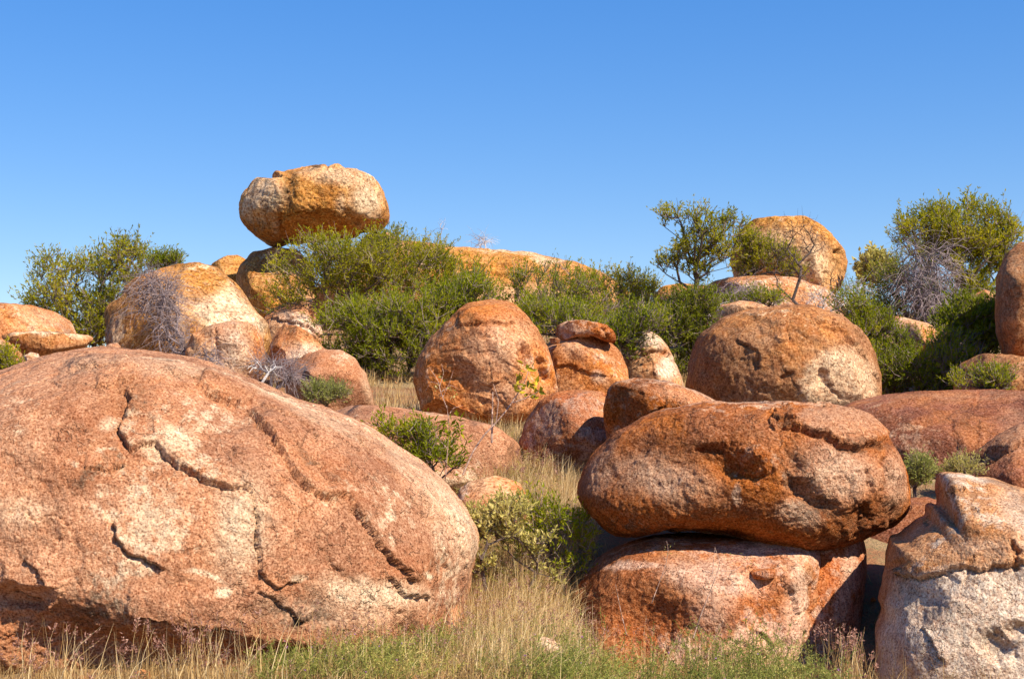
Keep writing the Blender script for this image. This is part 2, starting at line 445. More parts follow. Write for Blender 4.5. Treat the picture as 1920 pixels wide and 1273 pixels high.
            att[kd[2:]] = np.maximum(att[kd[2:]], front*st_*inpoly(jx, jy, poly, sf))
        fulldisp[I] = disp
        for k in fullatt: fullatt[k][I] = att[k]
    P, px, py, disp, att = fullP, fullpx, fullpy, fulldisp, fullatt
    nz = fbm(P*1.6+off, 4); m2 = fbm(P*5+off*2, 3); m3 = fbm(P*14+off, 3)
    disp += mid*nz+mid*0.3*np.minimum(m2, 0.25)+fine*m3*(1+1.3*att['rough'])
    # peeled sheets: terraces of a slow noise
    tz = fbm(P*0.75+off*3, 4); stp = tz*5; fr = stp-np.floor(stp)
    disp += mid*0.55*(np.floor(stp)+sstep(0.0, 0.10, fr))*0.6
    if pits > 0:
        pm = sstep(0.18, 0.34, pnoise(P*3.1+off+50)+0.4*pnoise(P*7+off)); disp -= pits*pm
    V = P+nrm*disp[:, None]
    zb = max(V[:, 2].min(), float(ground_z(C[0], C[1]))); base = np.array([C[0], C[1], zb])
    me = fast_mesh(name, V-base, Q)
    for k, v in att.items(): attr(me, k, np.clip(v, 0, 1))
    o = link(name, me, mat, loc=tuple(base))
    tag(o, label, cat, group)
    BOUNDS.append((C[0], C[1], size))
    return o

# ------------------------------------------------------------------ the boulders, near to far
boulder('boulder', 'huge pink domed boulder filling the lower left, its skin cracked and flaking',
  [(-420,900),(-380,780),(-260,710),(-120,680),(0,690),(100,660),(200,647),(330,664),(400,684),(450,702),(540,738),(620,762),(690,790),(765,838),(840,900),
   (885,958),(903,1005),(890,1060),(875,1130),(865,1190),(820,1240),(740,1300),(600,1330),(400,1345),(100,1330),(-150,1290),(-350,1160)],
  12.4, 2.75, M['near'], facets=3, fcut=0.92, auto=0, N=215, Dback=2.6, n=2.25, seed=1, lump=0.05, mid=0.03, fine=0.010, tilt=0.22, center=(300,1000),
  feats=[
   ('step', [(215,742),(238,735),(243,760),(222,800),(228,825),(245,842),(268,832),(290,835),(308,858),(345,880),(385,903),(425,918),(460,915),(476,932),(480,985),(486,1030),(484,1078),(500,1090),(518,1102),(545,1095),(575,1078)], 0.075, 80, 0.045),
   ('step', [(180,732),(205,728),(240,725),(262,716)], 0.05, 30, 0.02),
   ('step', [(365,722),(385,738),(410,750),(445,765),(452,772)], 0.07, 60, 0.03),
   ('step', [(452,772),(478,798),(505,822),(532,860),(550,900),(580,922),(612,934),(636,930),(652,938),(672,965),(690,990),(703,1015),(730,1050),(752,1072),(775,1100)], 0.08, 70, 0.05),
   ('step', [(700,860),(740,900),(780,960),(815,1020),(835,1080)], 0.03, 50, 0.015), ('step', [(300,700),(400,720),(480,765),(560,800),(640,860),(700,930)], 0.025, 60, 0.012),
   ('step', [(545,835),(575,850),(600,878),(618,905)], -0.05, 30, 0.02),
   ('step', [(722,1080),(742,1100),(757,1119),(790,1119),(805,1116)], 0.05, 50, 0.03),
   ('step', [(662,822),(678,832),(700,848),(706,855)], 0.06, 40, 0.02),
   ('step', [(775,925),(790,940),(800,960),(808,985)], 0.05, 40, 0.02),
   ('step', [(225,955),(216,980),(217,1008),(226,1030),(244,1042),(266,1048),(290,1060),(312,1070)], 0.07, 70, 0.045),
   ('step', [(130,990),(112,972),(90,966),(70,974),(52,972),(47,955)], 0.05, 35, 0.03),
   ('step', [(42,1045),(55,1062),(75,1078),(84,1090),(88,1108)], 0.06, 45, 0.03),
   ('step', [(155,875),(195,880),(236,866)], 0.05, 40, 0.02),
   ('step', [(480,1112),(510,1122),(540,1145),(560,1170)], 0.05, 40, 0.02),
   ('step', [(430,842),(440,870),(470,885)], 0.02, 25, 0.012),
   ('step', [(590,1015),(640,1075),(700,1120),(760,1155)], 0.02, 30, 0.01),
   ('step', [(820,970),(850,1010),(862,1050),(860,1100)], 0.03, 30, 0.015),
   ('step', [(130,700),(175,690),(240,692)], 0.02, 20, 0.01),
   ('step', [(480,700),(560,735),(600,760)], 0.02, 20, 0.01),
   ('pit', 590,882,50,14,35,0.03,0.6), ('pit', 415,757,36,8,26,0.03,0.5), ('pit', 215,875,38,16,-20,0.03,0.7),
   ('pit', 690,840,26,8,35,0.04,0.5), ('pit', 245,760,30,34,0,0.035,0.8),
   ('pit', 60,1190,180,56,12,0.15,0.7), ('pit', 280,1250,210,45,0,0.14,0.8), ('pit', 30,1120,60,22,5,0.12,0.5),
   ('pit', 560,1250,80,30,5,0.15,0.5),
   ('step', [(0,1108),(30,1110),(60,1125),(95,1150)], 0.08, 50, 0.04),
   ('step', [(230,1155),(300,1165),(345,1175),(400,1180),(450,1190)], 0.07, 50, 0.03),
   ('pale', 450,985,45,85,8,0.75,0.7), ('pale', 330,830,40,26,30,0.85,0.5), ('pale', 290,848,34,16,20,0.9,0.5), ('pale', 690,1110,90,26,5,0.95,0.6),
   ('pale', 420,1105,16,10,-40,1.0,0.3), ('pale', 385,1077,36,6,12,0.9,0.4), ('pale', 560,1080,14,7,0,0.9,0.4), ('pale', 795,1075,12,8,0,1,0.4), ('pale', 200,795,20,12,0,0.7,0.5),
   ('pale', 640,770,230,14,24,0.45,0.8), ('pale', 860,960,48,150,-28,0.9,0.8), ('pale', 780,860,130,32,40,0.75,0.8), ('pale', 560,760,200,20,24,0.6,0.8), ('pale', 300,690,160,16,4,0.3,0.8),
   ('pale', 640,1150,120,30,0,0.5,0.8), ('pale', 30,960,60,30,0,0.45,0.8),
   ('orange', 240,770,55,60,0,0.7,0.8), ('orange', 600,885,90,30,32,0.8,0.7), ('orange', 400,890,90,20,28,0.7,0.7), ('orange', 180,870,80,40,-10,0.55,0.8),
   ('orange', 420,755,60,16,26,0.6,0.7), ('orange', 380,1010,60,70,0,0.45,0.9), ('orange', 760,1080,70,40,0,0.5,0.8), ('orange', 700,1180,200,40,0,0.75,0.6), ('orange', 200,1220,330,50,0,0.8,0.6),
   ('orange', 60,1190,120,60,0,1.0,0.5), ('orange', 540,1100,70,18,10,0.5,0.7), ('orange', 820,960,30,30,0,0.5,0.8),
   ('dark', 160,900,38,13,-30,0.8,0.8), ('dark', 215,868,28,13,-10,0.6,0.8), ('dark', 560,1155,55,32,5,1.0,0.8), ('dark', 170,1150,60,60,20,0.75,0.8), ('dark', 40,1040,20,10,30,0.6,0.8),
   ('dark', 590,870,50,12,38,0.7,0.8), ('dark', 290,985,28,35,0,0.35,0.8), ('dark', 505,970,16,8,20,0.6,0.8), ('dark', 255,745,30,25,0,0.4,0.8),
   ('rough', 250,1200,380,80,0,1.0,0.5), ('rough', 230,760,60,50,0,0.7,0.7), ('rough', 600,890,80,40,30,0.6,0.7), ('rough', 600,1180,160,60,0,0.7,0.7)])

boulder('boulder', 'small rusty slab at the right foot of the huge domed boulder, half in grass',
  [(818,1120),(860,1128),(885,1170),(895,1215),(880,1260),(800,1270),(790,1200)], 11.6, 0.5, M['near'], N=40, seed=2, lump=.06,
  feats=[('orange',850,1180,60,60,0,.6,.6)])
boulder('boulder', 'low rusty ledge under the overhang of the huge domed boulder',
  [(486,1238),(520,1232),(560,1255),(590,1290),(560,1330),(440,1330),(440,1270)], 9.9, 0.35, M['near'], N=36, seed=3, lump=.08,
  feats=[('orange',520,1260,60,60,0,.9,.6)])

boulder('boulder', 'broad brown pedestal rock carrying the balanced oval boulder, shaded along its top',
  [(1070,1110),(1085,1080),(1112,1052),(1160,1020),(1250,1000),(1400,1000),(1540,985),(1556,990),(1545,1030),(1534,1100),(1530,1180),(1530,1290),(1528,1360),(1300,1390),(1120,1340),(1072,1230)],
  13.1, 1.25, M['pedestal'], N=105, Dback=1.1, n=3.3, auto=5, facets=0, smooth=8, seed=4, lump=0.02, mid=0.02, fine=0.008, tilt=0.12, vert=0.08, center=(1310,1180),
  feats=[
   ('pit', 1160,1150,95,60,20,0.12,0.8), ('pit', 1235,1170,70,60,0,0.10,0.7), ('pit', 1440,1170,34,110,-6,0.07,0.7), 
   ('crack', [(1508,1180),(1506,1205),(1510,1228)], 0.08, 0.015), ('step', [(1420,1185),(1440,1195),(1455,1215)], 0.04, 25, 0.03),
   ('crack', [(1521,1085),(1520,1130),(1524,1200),(1527,1280)], 0.05, 0.03),
   ('step', [(1460,1080),(1480,1110),(1490,1150)], 0.05, 40, 0.02),
   ('pale', 1340,1085,85,32,10,0.9,0.6), ('pale', 1190,1060,60,9,0,0.8,0.5), ('pale', 1495,1140,24,110,-2,0.85,0.6), ('pale', 1340,1140,40,50,0,0.5,0.8), ('pale',1600,1050,30,50,20,.6,.6),
   ('orange', 1430,1150,55,110,-5,0.85,0.6), ('orange', 1560,1110,30,100,10,1.0,0.5), ('orange', 1230,1150,80,60,0,0.5,0.8), ('dark', 1235,1135,60,45,0,0.35,0.8),
   ('rough', 1180,1130,110,60,0,0.8,0.6), ('rough', 1330,1200,80,70,0,0.5,0.8)])

boulder('balanced_boulder', 'long oval rusty boulder balanced on the brown pedestal rock, peeled sheet on top',
  [(1082,925),(1090,890),(1112,850),(1150,812),(1200,782),(1250,766),(1320,756),(1400,751),(1500,752),(1570,757),(1620,772),(1655,800),(1682,840),(1700,885),(1707,930),
   (1700,965),(1675,992),(1630,1012),(1575,1030),(1520,1040),(1480,1036),(1430,1020),(1370,1003),(1300,995),(1240,998),(1190,1012),(1145,1010),(1118,985),(1095,960)],
  13.2, 1.15, M['balanced'], facets=3, fcut=0.92, N=152, Dback=1.15, n=2.5, seed=5, lump=0.05, mid=0.03, fine=0.010, tilt=0.12, center=(1395,890),
  feats=[
   ('plate', [(1450,800),(1440,780),(1480,755),(1600,745),(1640,780),(1668,815),(1655,828),(1625,830),(1600,838),(1575,832),(1560,818),(1530,808),(1500,800),(1470,798)], 0.04, 1.6), ('p_pale', [(1490,785),(1520,760),(1600,752),(1640,785),(1660,815),(1625,828),(1600,836),(1560,815),(1510,800)], 0.35, 5),
   ('crack', [(1450,795),(1485,800),(1530,812),(1562,824),(1580,838),(1602,842),(1625,834),(1660,830)], 0.06, 0.028),
   ('step', [(1440,775),(1460,785),(1490,786)], 0.05, 20, 0.04), ('pit', 1462,780,22,12,0,0.05,0.5),
   ('step', [(1485,757),(1520,757),(1560,768)], 0.05, 20, 0.04),
   ('pit', 1372,868,28,28,0,0.15,0.9), ('pit', 1405,885,32,18,10,0.11,0.9), ('pit', 1330,838,26,6,-8,0.09,0.5), ('pit', 1350,852,30,18,0,0.05,0.6), ('plate', [(1388,838),(1425,835),(1445,850),(1440,880),(1410,895),(1388,880)], 0.07, 7),
   ('pit', 1520,938,46,18,30,0.09,0.95), ('pit', 1500,915,24,14,30,0.06,0.95), ('pit', 1485,880,20,26,-20,0.04,0.9), ('pit', 1618,978,22,24,0,0.10,0.9), ('pit', 1650,960,20,30,0,0.06,0.6),
   ('crack', [(1623,875),(1630,910),(1625,950),(1634,985)], 0.05, 0.03), ('crack', [(1650,860),(1665,890),(1668,930)], 0.04, 0.03),
   ('step', [(1500,1030),(1560,1018),(1610,1002),(1670,985)], 0.05, 22, 0.03),
   ('pit', 1190,850,40,14,-40,0.04,0.6),
   ('pale', 1240,900,90,34,12,0.75,0.8), ('pale', 1130,880,25,40,20,0.5,0.8), ('pale', 1565,890,75,48,0,0.9,0.7), ('pale', 1500,960,38,22,20,1.0,0.6), ('pale', 1680,900,20,50,0,0.6,0.7), ('pale', 1310,925,40,20,0,.4,.8), ('pale',1385,925,8,22,10,.9,.4),
   ('orange', 1380,880,80,50,0,0.9,0.8), ('orange', 1560,935,60,14,15,0.7,0.7), ('orange', 1640,900,20,80,0,0.6,0.7), ('orange', 1300,980,260,30,4,1.0,0.6),
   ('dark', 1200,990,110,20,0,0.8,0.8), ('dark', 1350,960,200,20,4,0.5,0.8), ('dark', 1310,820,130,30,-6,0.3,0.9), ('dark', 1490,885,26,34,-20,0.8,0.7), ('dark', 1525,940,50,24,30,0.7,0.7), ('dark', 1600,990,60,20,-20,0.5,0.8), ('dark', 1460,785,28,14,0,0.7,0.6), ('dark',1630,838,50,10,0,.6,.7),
   ('rough', 1300,900,240,90,0,0.8,0.6), ('rough', 1560,970,140,50,0,1.0,0.6)])

boulder('boulder', 'smooth orange wall of rock in the cleft behind the right end of the pedestal rock',
  [(1440,1100),(1470,1000),(1530,975),(1590,968),(1622,990),(1626,1060),(1600,1290),(1580,1400),(1480,1400),(1440,1290)],
  13.05, 0.75, M['pedestal'], N=60, n=2.8, smooth=6, facets=0, seed=46, lump=0.03, mid=0.012, fine=0.003, vert=0.45,
  feats=[('orange',1545,1100,60,160,8,0.9,0.6),('pale',1595,1050,16,60,12,0.9,0.6),('orange',1580,1060,8,70,8,1,0.5)])
boulder('rock_chip', 'small flat brown stone lying on the lit edge of the pedestal rock',
  [(1404,1070),(1412,1065),(1450,1065),(1455,1072),(1453,1084),(1435,1087),(1412,1085)], 12.1, 0.14, M['pedestal'], N=16, seed=6, n=3, lump=.05, mid=.006, fine=.003,
  cat='stone', group=None, feats=[('orange',1430,1075,30,15,0,1,.5)])

boulder('boulder', 'pale angular pointed rock at the lower right, orange crust above a grey white base',
  [(1766,882),(1800,888),(1850,898),(1905,915),(2000,940),(2120,1010),(2150,1200),(2050,1380),(1800,1400),(1655,1360),(1640,1250),(1640,1180),(1652,1100),(1658,1040),(1664,1005),(1700,985),(1737,962)],
  11.8, 1.2, M['grey'], facets=2, fcut=0.93, auto=3, N=105, Dback=1.3, n=3.3, seed=7, lump=0.03, mid=0.025, fine=0.007, tilt=0.34, vert=-0.05, center=(1840,1110), smooth=1.2,
  feats=[
   ('p_pale', [(1700,1085),(1780,1075),(1920,1062),(2100,1060),(2100,1400),(1640,1400),(1650,1180),(1670,1090)], 0.9, 14),
   ('step', [(1665,1062),(1690,1080),(1720,1088),(1800,1073),(1920,1060),(2050,1058)], 0.06, 60, 0.025),
   ('crack', [(1735,985),(1748,940),(1760,900)], 0.04, 0.02), ('step', [(1762,915),(1780,925),(1805,918),(1808,925)], 0.04, 22, 0.03),
   ('step', [(1815,955),(1840,968),(1870,960)], 0.03, 25, 0.02), ('crack', [(1895,1015),(1908,1035),(1900,1058),(1912,1075)], 0.06, 0.02),
   ('pit', 1735,1130,30,50,-20,0.05,0.9), ('pit', 1865,1210,34,22,25,0.09,0.6), ('pit', 1905,1180,18,14,0,0.06,0.6), ('pit', 1680,1060,20,10,0,0.05,0.5),
   ('orange', 1830,1000,150,70,0,0.75,0.6), ('orange', 1860,930,90,14,10,0.9,0.6), ('orange', 1720,1060,60,14,0,1.0,0.6), ('pale', 1800,900,50,9,8,1.0,0.5), ('pale', 1910,980,30,60,-30,.6,.7), ('pale', 1850,1030,60,20,0,.3,.8),
   ('dark', 1690,1090,26,50,-10,0.6,0.8), ('dark', 1760,1160,80,26,30,0.45,0.8), ('dark', 1860,1200,50,30,20,0.5,0.8), ('dark', 1800,990,100,30,10,0.35,0.9), ('rough',1800,1180,200,90,0,.3,.6)])

boulder('boulder', 'low purplish slab wedged between the balanced boulder and the pointed pale rock',
  [(1560,1000),(1640,950),(1680,935),(1735,930),(1790,950),(1800,1050),(1700,1130),(1600,1120)], 14.6, 0.6, M['purple'], N=44, seed=8, lump=.05, tilt=.3)
boulder('boulder', 'big dark purple boulder behind the right end of the balanced boulder, smooth backed',
  [(1540,800),(1590,752),(1650,738),(1720,732),(1850,731),(1960,733),(2150,760),(2250,880),(2150,1000),(1900,1010),(1700,990),(1580,940)],
  17.5, 1.7, M['purple'], N=90, seed=9, n=2.3, lump=.04, mid=.02, tilt=.45, center=(1850,850),
  feats=[('step',[(1700,800),(1725,795),(1760,785)],.05,20,.03),('pit',1730,793,26,6,-10,.04,.5),('orange',1730,793,40,10,-10,.8,.6),('pale',1800,745,200,6,0,.3,.8),('pale',1900,800,30,30,0,.4,.8)])
boulder('boulder', 'tan sloping rock with a grassy split behind the pointed pale rock at the right edge',
  [(1690,950),(1760,888),(1810,850),(1870,818),(1930,790),(2060,790),(2150,880),(2100,1000),(1850,1010)],
  15.8, 0.9, M['purple'], N=60, seed=10, lump=.06, tilt=.4,
  feats=[('step',[(1790,890),(1840,870),(1880,850),(1930,830)],.08,30,.05),('pit',1840,862,50,9,-20,.08,.6),('orange',1860,850,120,30,-20,.6,.7),('pale',1900,820,60,30,-20,.5,.8),('dark',1835,855,50,12,-20,.5,.6)])

boulder('boulder', 'grey brown boulder half in shadow in the gully, left of the low rusty boulder',
  [(973,830),(985,790),(1010,750),(1040,735),(1090,730),(1130,732),(1160,760),(1165,840),(1140,900),(1060,915),(1000,900)], 16.6, 0.62, M['pedestal'], N=64, seed=11, lump=.04, mid=.02, n=2.3,
  feats=[('dark',1040,820,40,70,0,.4,.8),('pale',1090,770,40,30,0,.35,.8),('rough',1080,800,60,60,0,.8,.6)])
boulder('boulder', 'low rusty boulder above the left end of the balanced boulder',
  [(1133,770),(1138,730),(1155,712),(1200,706),(1250,712),(1300,730),(1345,752),(1380,800),(1330,860),(1200,880),(1140,850)], 15.6, 0.62, M['balanced'], N=64, seed=12, lump=.05, mid=.025, n=2.5,
  feats=[('pit',1160,760,14,30,0,.08,.6),('pit',1195,735,10,10,0,.05,.6),('step',[(1160,770),(1200,785),(1250,760)],.06,30,.04),('dark',1170,740,30,20,0,.7,.7),('rough',1180,760,60,50,0,1,.6),('pale',1270,740,60,10,15,.4,.8),('orange',1230,760,80,30,0,.6,.8)])
boulder('boulder', 'low pink slab of bare rock behind the leafy green weeds in the middle',
  [(600,770),(680,758),(760,765),(850,778),(930,796),(975,830),(985,880),(940,920),(840,930),(700,900),(600,840)], 16.2, 0.9, M['near'], N=60, seed=13, lump=.05, tilt=.5,
  feats=[('pit',880,793,6,5,0,.04,.5),('step',[(760,780),(830,800),(900,830)],.03,25,.02)])
boulder('boulder', 'small pale rock half buried in the dry grass of the gully',
  [(860,915),(885,900),(930,890),(975,905),(1000,950),(980,1020),(880,1020),(850,970)], 14.2, 0.4, M['cream'], N=30, seed=14, lump=.08, mid=.01)
boulder('boulder', 'small whitish pink stone among the herbs at the bottom centre',
  [(988,1225),(1000,1200),(1022,1192),(1050,1205),(1062,1232),(1050,1260),(1000,1262)], 10.3, 0.14, M['cream'], N=30, seed=15, lump=.08, mid=.008, fine=.004, feats=[('pale',1025,1220,50,40,0,.6,.6)])

boulder('boulder', 'big round tan boulder on the right with a white patch low on its face',
  [(1285,720),(1292,670),(1312,625),(1350,595),(1400,580),(1460,572),(1520,573),(1575,588),(1615,615),(1640,660),(1652,705),(1652,745),(1630,790),(1560,810),(1400,815),(1310,790)],
  20.0, 1.35, M['round'], N=100, auto=2, facets=3, fcut=0.92, seed=16, n=2.35, lump=.035, mid=.03, fine=.008, tilt=.05, pits=.015, center=(1468,690),
  feats=[('step',[(1530,605),(1580,625),(1620,670),(1645,720)],.05,16,.04),('step',[(1540,598),(1600,618),(1635,665)],.05,12,.03),('step',[(1480,640),(1474,620),(1482,606)],.04,20,.03),('step',[(1530,605),(1560,610),(1585,615)],.05,14,.04),
   ('pit',1543,708,9,12,0,.08,.6),('pit',1475,705,14,5,-30,.05,.6),('pit',1418,680,8,10,0,.05,.6),('crack',[(1545,720),(1570,740),(1580,750)],.04,.025),('step',[(1470,690),(1490,720),(1500,740)],.03,20,.02),
   ('pit',1395,670,14,20,0,.03,.9),('step',[(1380,640),(1420,660),(1425,690)],.04,20,.03),
   ('p_pale',[(1490,770),(1500,720),(1520,680),(1550,655),(1600,650),(1635,690),(1650,760),(1580,800)],.8,12),('orange',1610,690,8,18,10,1,.5),('orange',1543,708,16,18,0,.9,.5),('orange',1450,590,120,14,-4,.7,.7),
   ('dark',1500,690,28,22,0,.35,.8),('dark',1500,620,20,16,0,.3,.8),('dark',1395,670,24,24,0,.5,.8),('dark',1400,740,60,20,0,.4,.8),('rough',1380,690,80,90,0,.8,.6),('pale',1430,760,60,20,0,.3,.8)])
boulder('boulder', 'tall orange boulder in the middle leaning left with a hollow on its right side',
  [(774,710),(782,670),(805,635),(835,605),(860,580),(890,565),(920,561),(955,568),(985,590),(1010,622),(1030,655),(1044,700),(1046,735),(1020,770),(970,795),(880,800),(790,770)],
  18.6, 0.95, M['orange'], N=90, seed=17, n=2.3, lump=.04, mid=.03, fine=.008, tilt=.2, pits=.01, center=(912,690), vert=-.05,
  feats=[('step',[(870,618),(895,610),(930,612),(960,612)],-.05,20,.04),('step',[(862,612),(910,606),(965,608)],.05,30,.03),('pit',990,670,11,20,-25,.12,.6),('pit',1005,690,16,34,-25,.10,.6),('pit',978,652,7,12,0,.06,.6),('pit',850,740,60,46,35,.12,.7),
   ('crack',[(1000,640),(1020,680),(1032,720)],.05,.03),('pale',935,650,50,45,0,.6,.8),('pale',940,740,60,30,0,.3,.8),('pale',900,690,40,40,0,.3,.8),('orange',900,590,60,20,0,1,.6),('orange',1000,690,30,50,-20,1,.6),('orange',850,740,70,50,20,.9,.6),('dark',880,600,40,14,0,.4,.8),('dark',840,650,30,40,30,.5,.8)])
boulder('boulder', 'orange pink boulder with a lumpy brown cap stone on it, beside the tall orange boulder',
  [(1015,680),(1022,645),(1045,632),(1100,628),(1140,635),(1160,655),(1175,685),(1182,715),(1175,750),(1100,780),(1030,760)], 20.0, 0.6, M['orange'], N=60, seed=18, n=2.5, lump=.05, mid=.025,
  feats=[('step',[(1040,690),(1070,685),(1100,700),(1140,705)],.04,20,.03),('step',[(1100,660),(1130,680),(1165,690)],.04,16,.03),('pale',1090,650,30,20,0,.4,.8),('pale',1125,708,16,10,30,.8,.5),('orange',1120,695,60,30,0,.6,.8),('dark',1100,665,40,20,10,.2,.8)])
boulder('cap_stone', 'lumpy brown stone sitting on top of the orange pink boulder in the middle',
  [(1043,628),(1046,612),(1065,602),(1085,598),(1115,604),(1140,610),(1155,628),(1152,646),(1138,640),(1110,633),(1080,636),(1060,642)], 19.9, 0.45, M['balanced'], N=44, seed=19, n=2.4, lump=.09, mid=.03, cat='stone', group=None, pits=.02,
  feats=[('orange',1095,620,80,30,0,.8,.6),('pit',1065,625,8,5,0,.05,.6),('crack',[(1122,606),(1138,622),(1140,640)],.06,.03)])
boulder('boulder', 'small brown stone tucked at the left foot of the lumpy cap stone',
  [(1028,634),(1045,632),(1052,638),(1048,646),(1032,645)], 19.6, 0.15, M['balanced'], N=16, seed=20, cat='stone', lump=.08, mid=.006, fine=.003)
boulder('boulder', 'white cracked rock under the bushes between the capped boulder and the big round one',
  [(1148,705),(1165,672),(1188,650),(1206,624),(1226,623),(1250,648),(1268,684),(1284,735),(1260,765),(1160,755)], 22.0, 0.6, M['cream'], N=64, facets=9, fcut=0.76, smooth=1, seed=21, n=2.7, lump=.08, mid=.03,
  feats=[('step',[(1208,668),(1222,660),(1245,662),(1262,680)],.08,20,.05),('pale',1250,690,18,20,0,1,.5),('pale',1215,640,30,16,0,.8,.6),('dark',1200,680,30,20,0,.4,.8),('dark',1225,650,26,8,10,.5,.7)])

boulder('boulder', 'large tan and cream boulder on the left with a dead grey bush against it',
  [(193,600),(198,570),(225,555),(245,520),(270,505),(320,497),(375,495),(410,505),(440,530),(465,560),(485,585),(505,605),(512,640),(490,720),(380,740),(260,720),(205,660)],
  24.0, 1.6, M['far'], N=90, seed=22, n=2.4, lump=.05, mid=.035, fine=.008, tilt=.3, center=(350,615),
  feats=[('p_pale',[(395,560),(430,540),(465,570),(500,610),(480,640),(420,640),(370,600),(360,570)],1.0,16),('pale',350,590,50,30,0,.3,.8),('orange',330,520,90,26,0,.7,.8),('orange',250,600,60,60,0,.8,.7),('dark',215,590,30,50,0,.5,.8),('dark',370,600,26,12,-20,.4,.8),
   ('step',[(340,562),(362,560),(372,566)],.05,14,.03),('step',[(320,501),(345,500)],.05,10,.03)])
boulder('boulder', 'cream rock with an orange streak below the large tan and cream boulder',
  [(345,660),(360,625),(400,610),(440,603),(480,608),(495,640),(500,690),(470,740),(400,740),(350,720)], 21.8, 0.65, M['cream'], N=64, facets=7, fcut=0.8, smooth=1, seed=23, n=2.9, lump=.06, mid=.02,
  feats=[('orange',415,640,10,40,-8,.9,.5),('orange',486,640,8,50,0,.8,.5),('crack',[(404,615),(404,640),(410,680)],.05,.03),('pale',430,660,30,50,0,.6,.8)])
boulder('boulder', 'cream boulder with a brown crust along its top, above the small pink boulder',
  [(505,650),(510,625),(530,607),(560,612),(590,635),(610,655),(612,690),(580,720),(530,715),(508,690)], 22.6, 0.55, M['cream'], N=64, facets=7, fcut=0.8, smooth=1, seed=24, n=2.5, lump=.06, mid=.02,
  feats=[('p_orange',[(505,660),(520,605),(560,600),(610,640),(600,655),(560,640),(530,645),(512,690)],1,5),('dark',560,625,40,10,25,.8,.7),('dark',515,650,8,30,0,.7,.7),('orange',545,655,16,8,0,.8,.6),('pale',570,670,30,20,0,.8,.6)])
boulder('boulder', 'small pink boulder beside the dead twigs, left of the big green bush',
  [(535,710),(545,685),(575,665),(600,657),(640,657),(665,672),(685,700),(698,730),(706,765),(660,800),(580,790),(540,750)], 20.0, 0.62, M['near'], N=56, seed=25, n=2.5, lump=.06, mid=.025,
  feats=[('step',[(574,684),(573,702),(590,712),(602,722)],.07,20,.05),('orange',640,690,50,20,20,.5,.8),('pale',690,730,12,30,-20,.6,.7)])
boulder('boulder', 'shaded brown rock under the left end of the balancing boulder on the ridge',
  [(440,530),(448,500),(475,472),(515,461),(560,470),(590,500),(592,560),(600,640),(560,680),(490,640),(460,570)], 32.0, 1.2, M['far'], N=60, facets=7, fcut=0.82, seed=26, n=2.6, lump=.06, mid=.04,
  feats=[('dark',470,520,40,50,0,.5,.8),('orange',520,560,60,40,0,.6,.8),('pale',570,600,30,40,0,.8,.7)])
boulder('boulder', 'cream slab rock behind the brown crusted boulder, left of the green bush',
  [(490,600),(510,580),(560,560),(594,560),(598,600),(606,630),(612,655),(570,690),(500,670)], 27.0, 0.8, M['cream'], N=60, facets=8, fcut=0.8, smooth=1, seed=27, n=2.9, lump=.05, mid=.03,
  feats=[('step',[(510,598),(540,605),(580,615),(600,635)],.06,14,.04),('crack',[(580,570),(586,600),(592,625)],.06,.03),('orange',520,575,40,12,-10,.6,.7),('orange',590,600,6,40,0,.8,.6),('pale',570,610,40,14,20,.8,.6)])
boulder('boulder', 'slender rock spire seen through the green bush under the balancing boulder',
  [(655,470),(680,440),(735,436),(790,520),(780,620),(720,660),(660,620),(648,540)], 33.0, 1.0, M['far'], N=44, seed=28, n=2.6, lump=.05, mid=.03)
boulder('boulder', 'small rounded orange rock peeking up on the skyline left of the balancing boulder',
  [(385,510),(400,492),(425,480),(445,478),(470,490),(490,520),(470,560),(410,560)], 35.0, 0.8, M['far'], N=30, seed=29, n=2.4, lump=.05, feats=[('orange',440,500,60,30,0,.5,.8)])
boulder('boulder', 'long smooth whaleback rock on the ridge behind the bushes, brown and cracked in bands',
  [(560,560),(640,490),(700,458),(740,446),(800,452),(860,465),(940,468),(1010,475),(1080,489),(1130,510),(1165,535),(1195,565),(1215,620),(1150,700),(900,720),(650,700)],
  38.0, 3.4, M['far'], N=90, seed=30, n=2.2, lump=.03, mid=.05, tilt=.55, center=(900,590),
  feats=[('step',[(760,470),(830,490),(900,500),(960,498)],.10,20,.07),('step',[(850,470),(880,480),(920,482)],.08,14,.05),('step',[(900,510),(960,520),(1020,515)],.08,16,.05),('step',[(1060,500),(1120,530),(1170,570)],.10,16,.06),('orange',920,500,220,40,6,.6,.8),('dark',900,485,120,10,4,.3,.8),('pale',1000,560,120,20,0,.4,.8)])

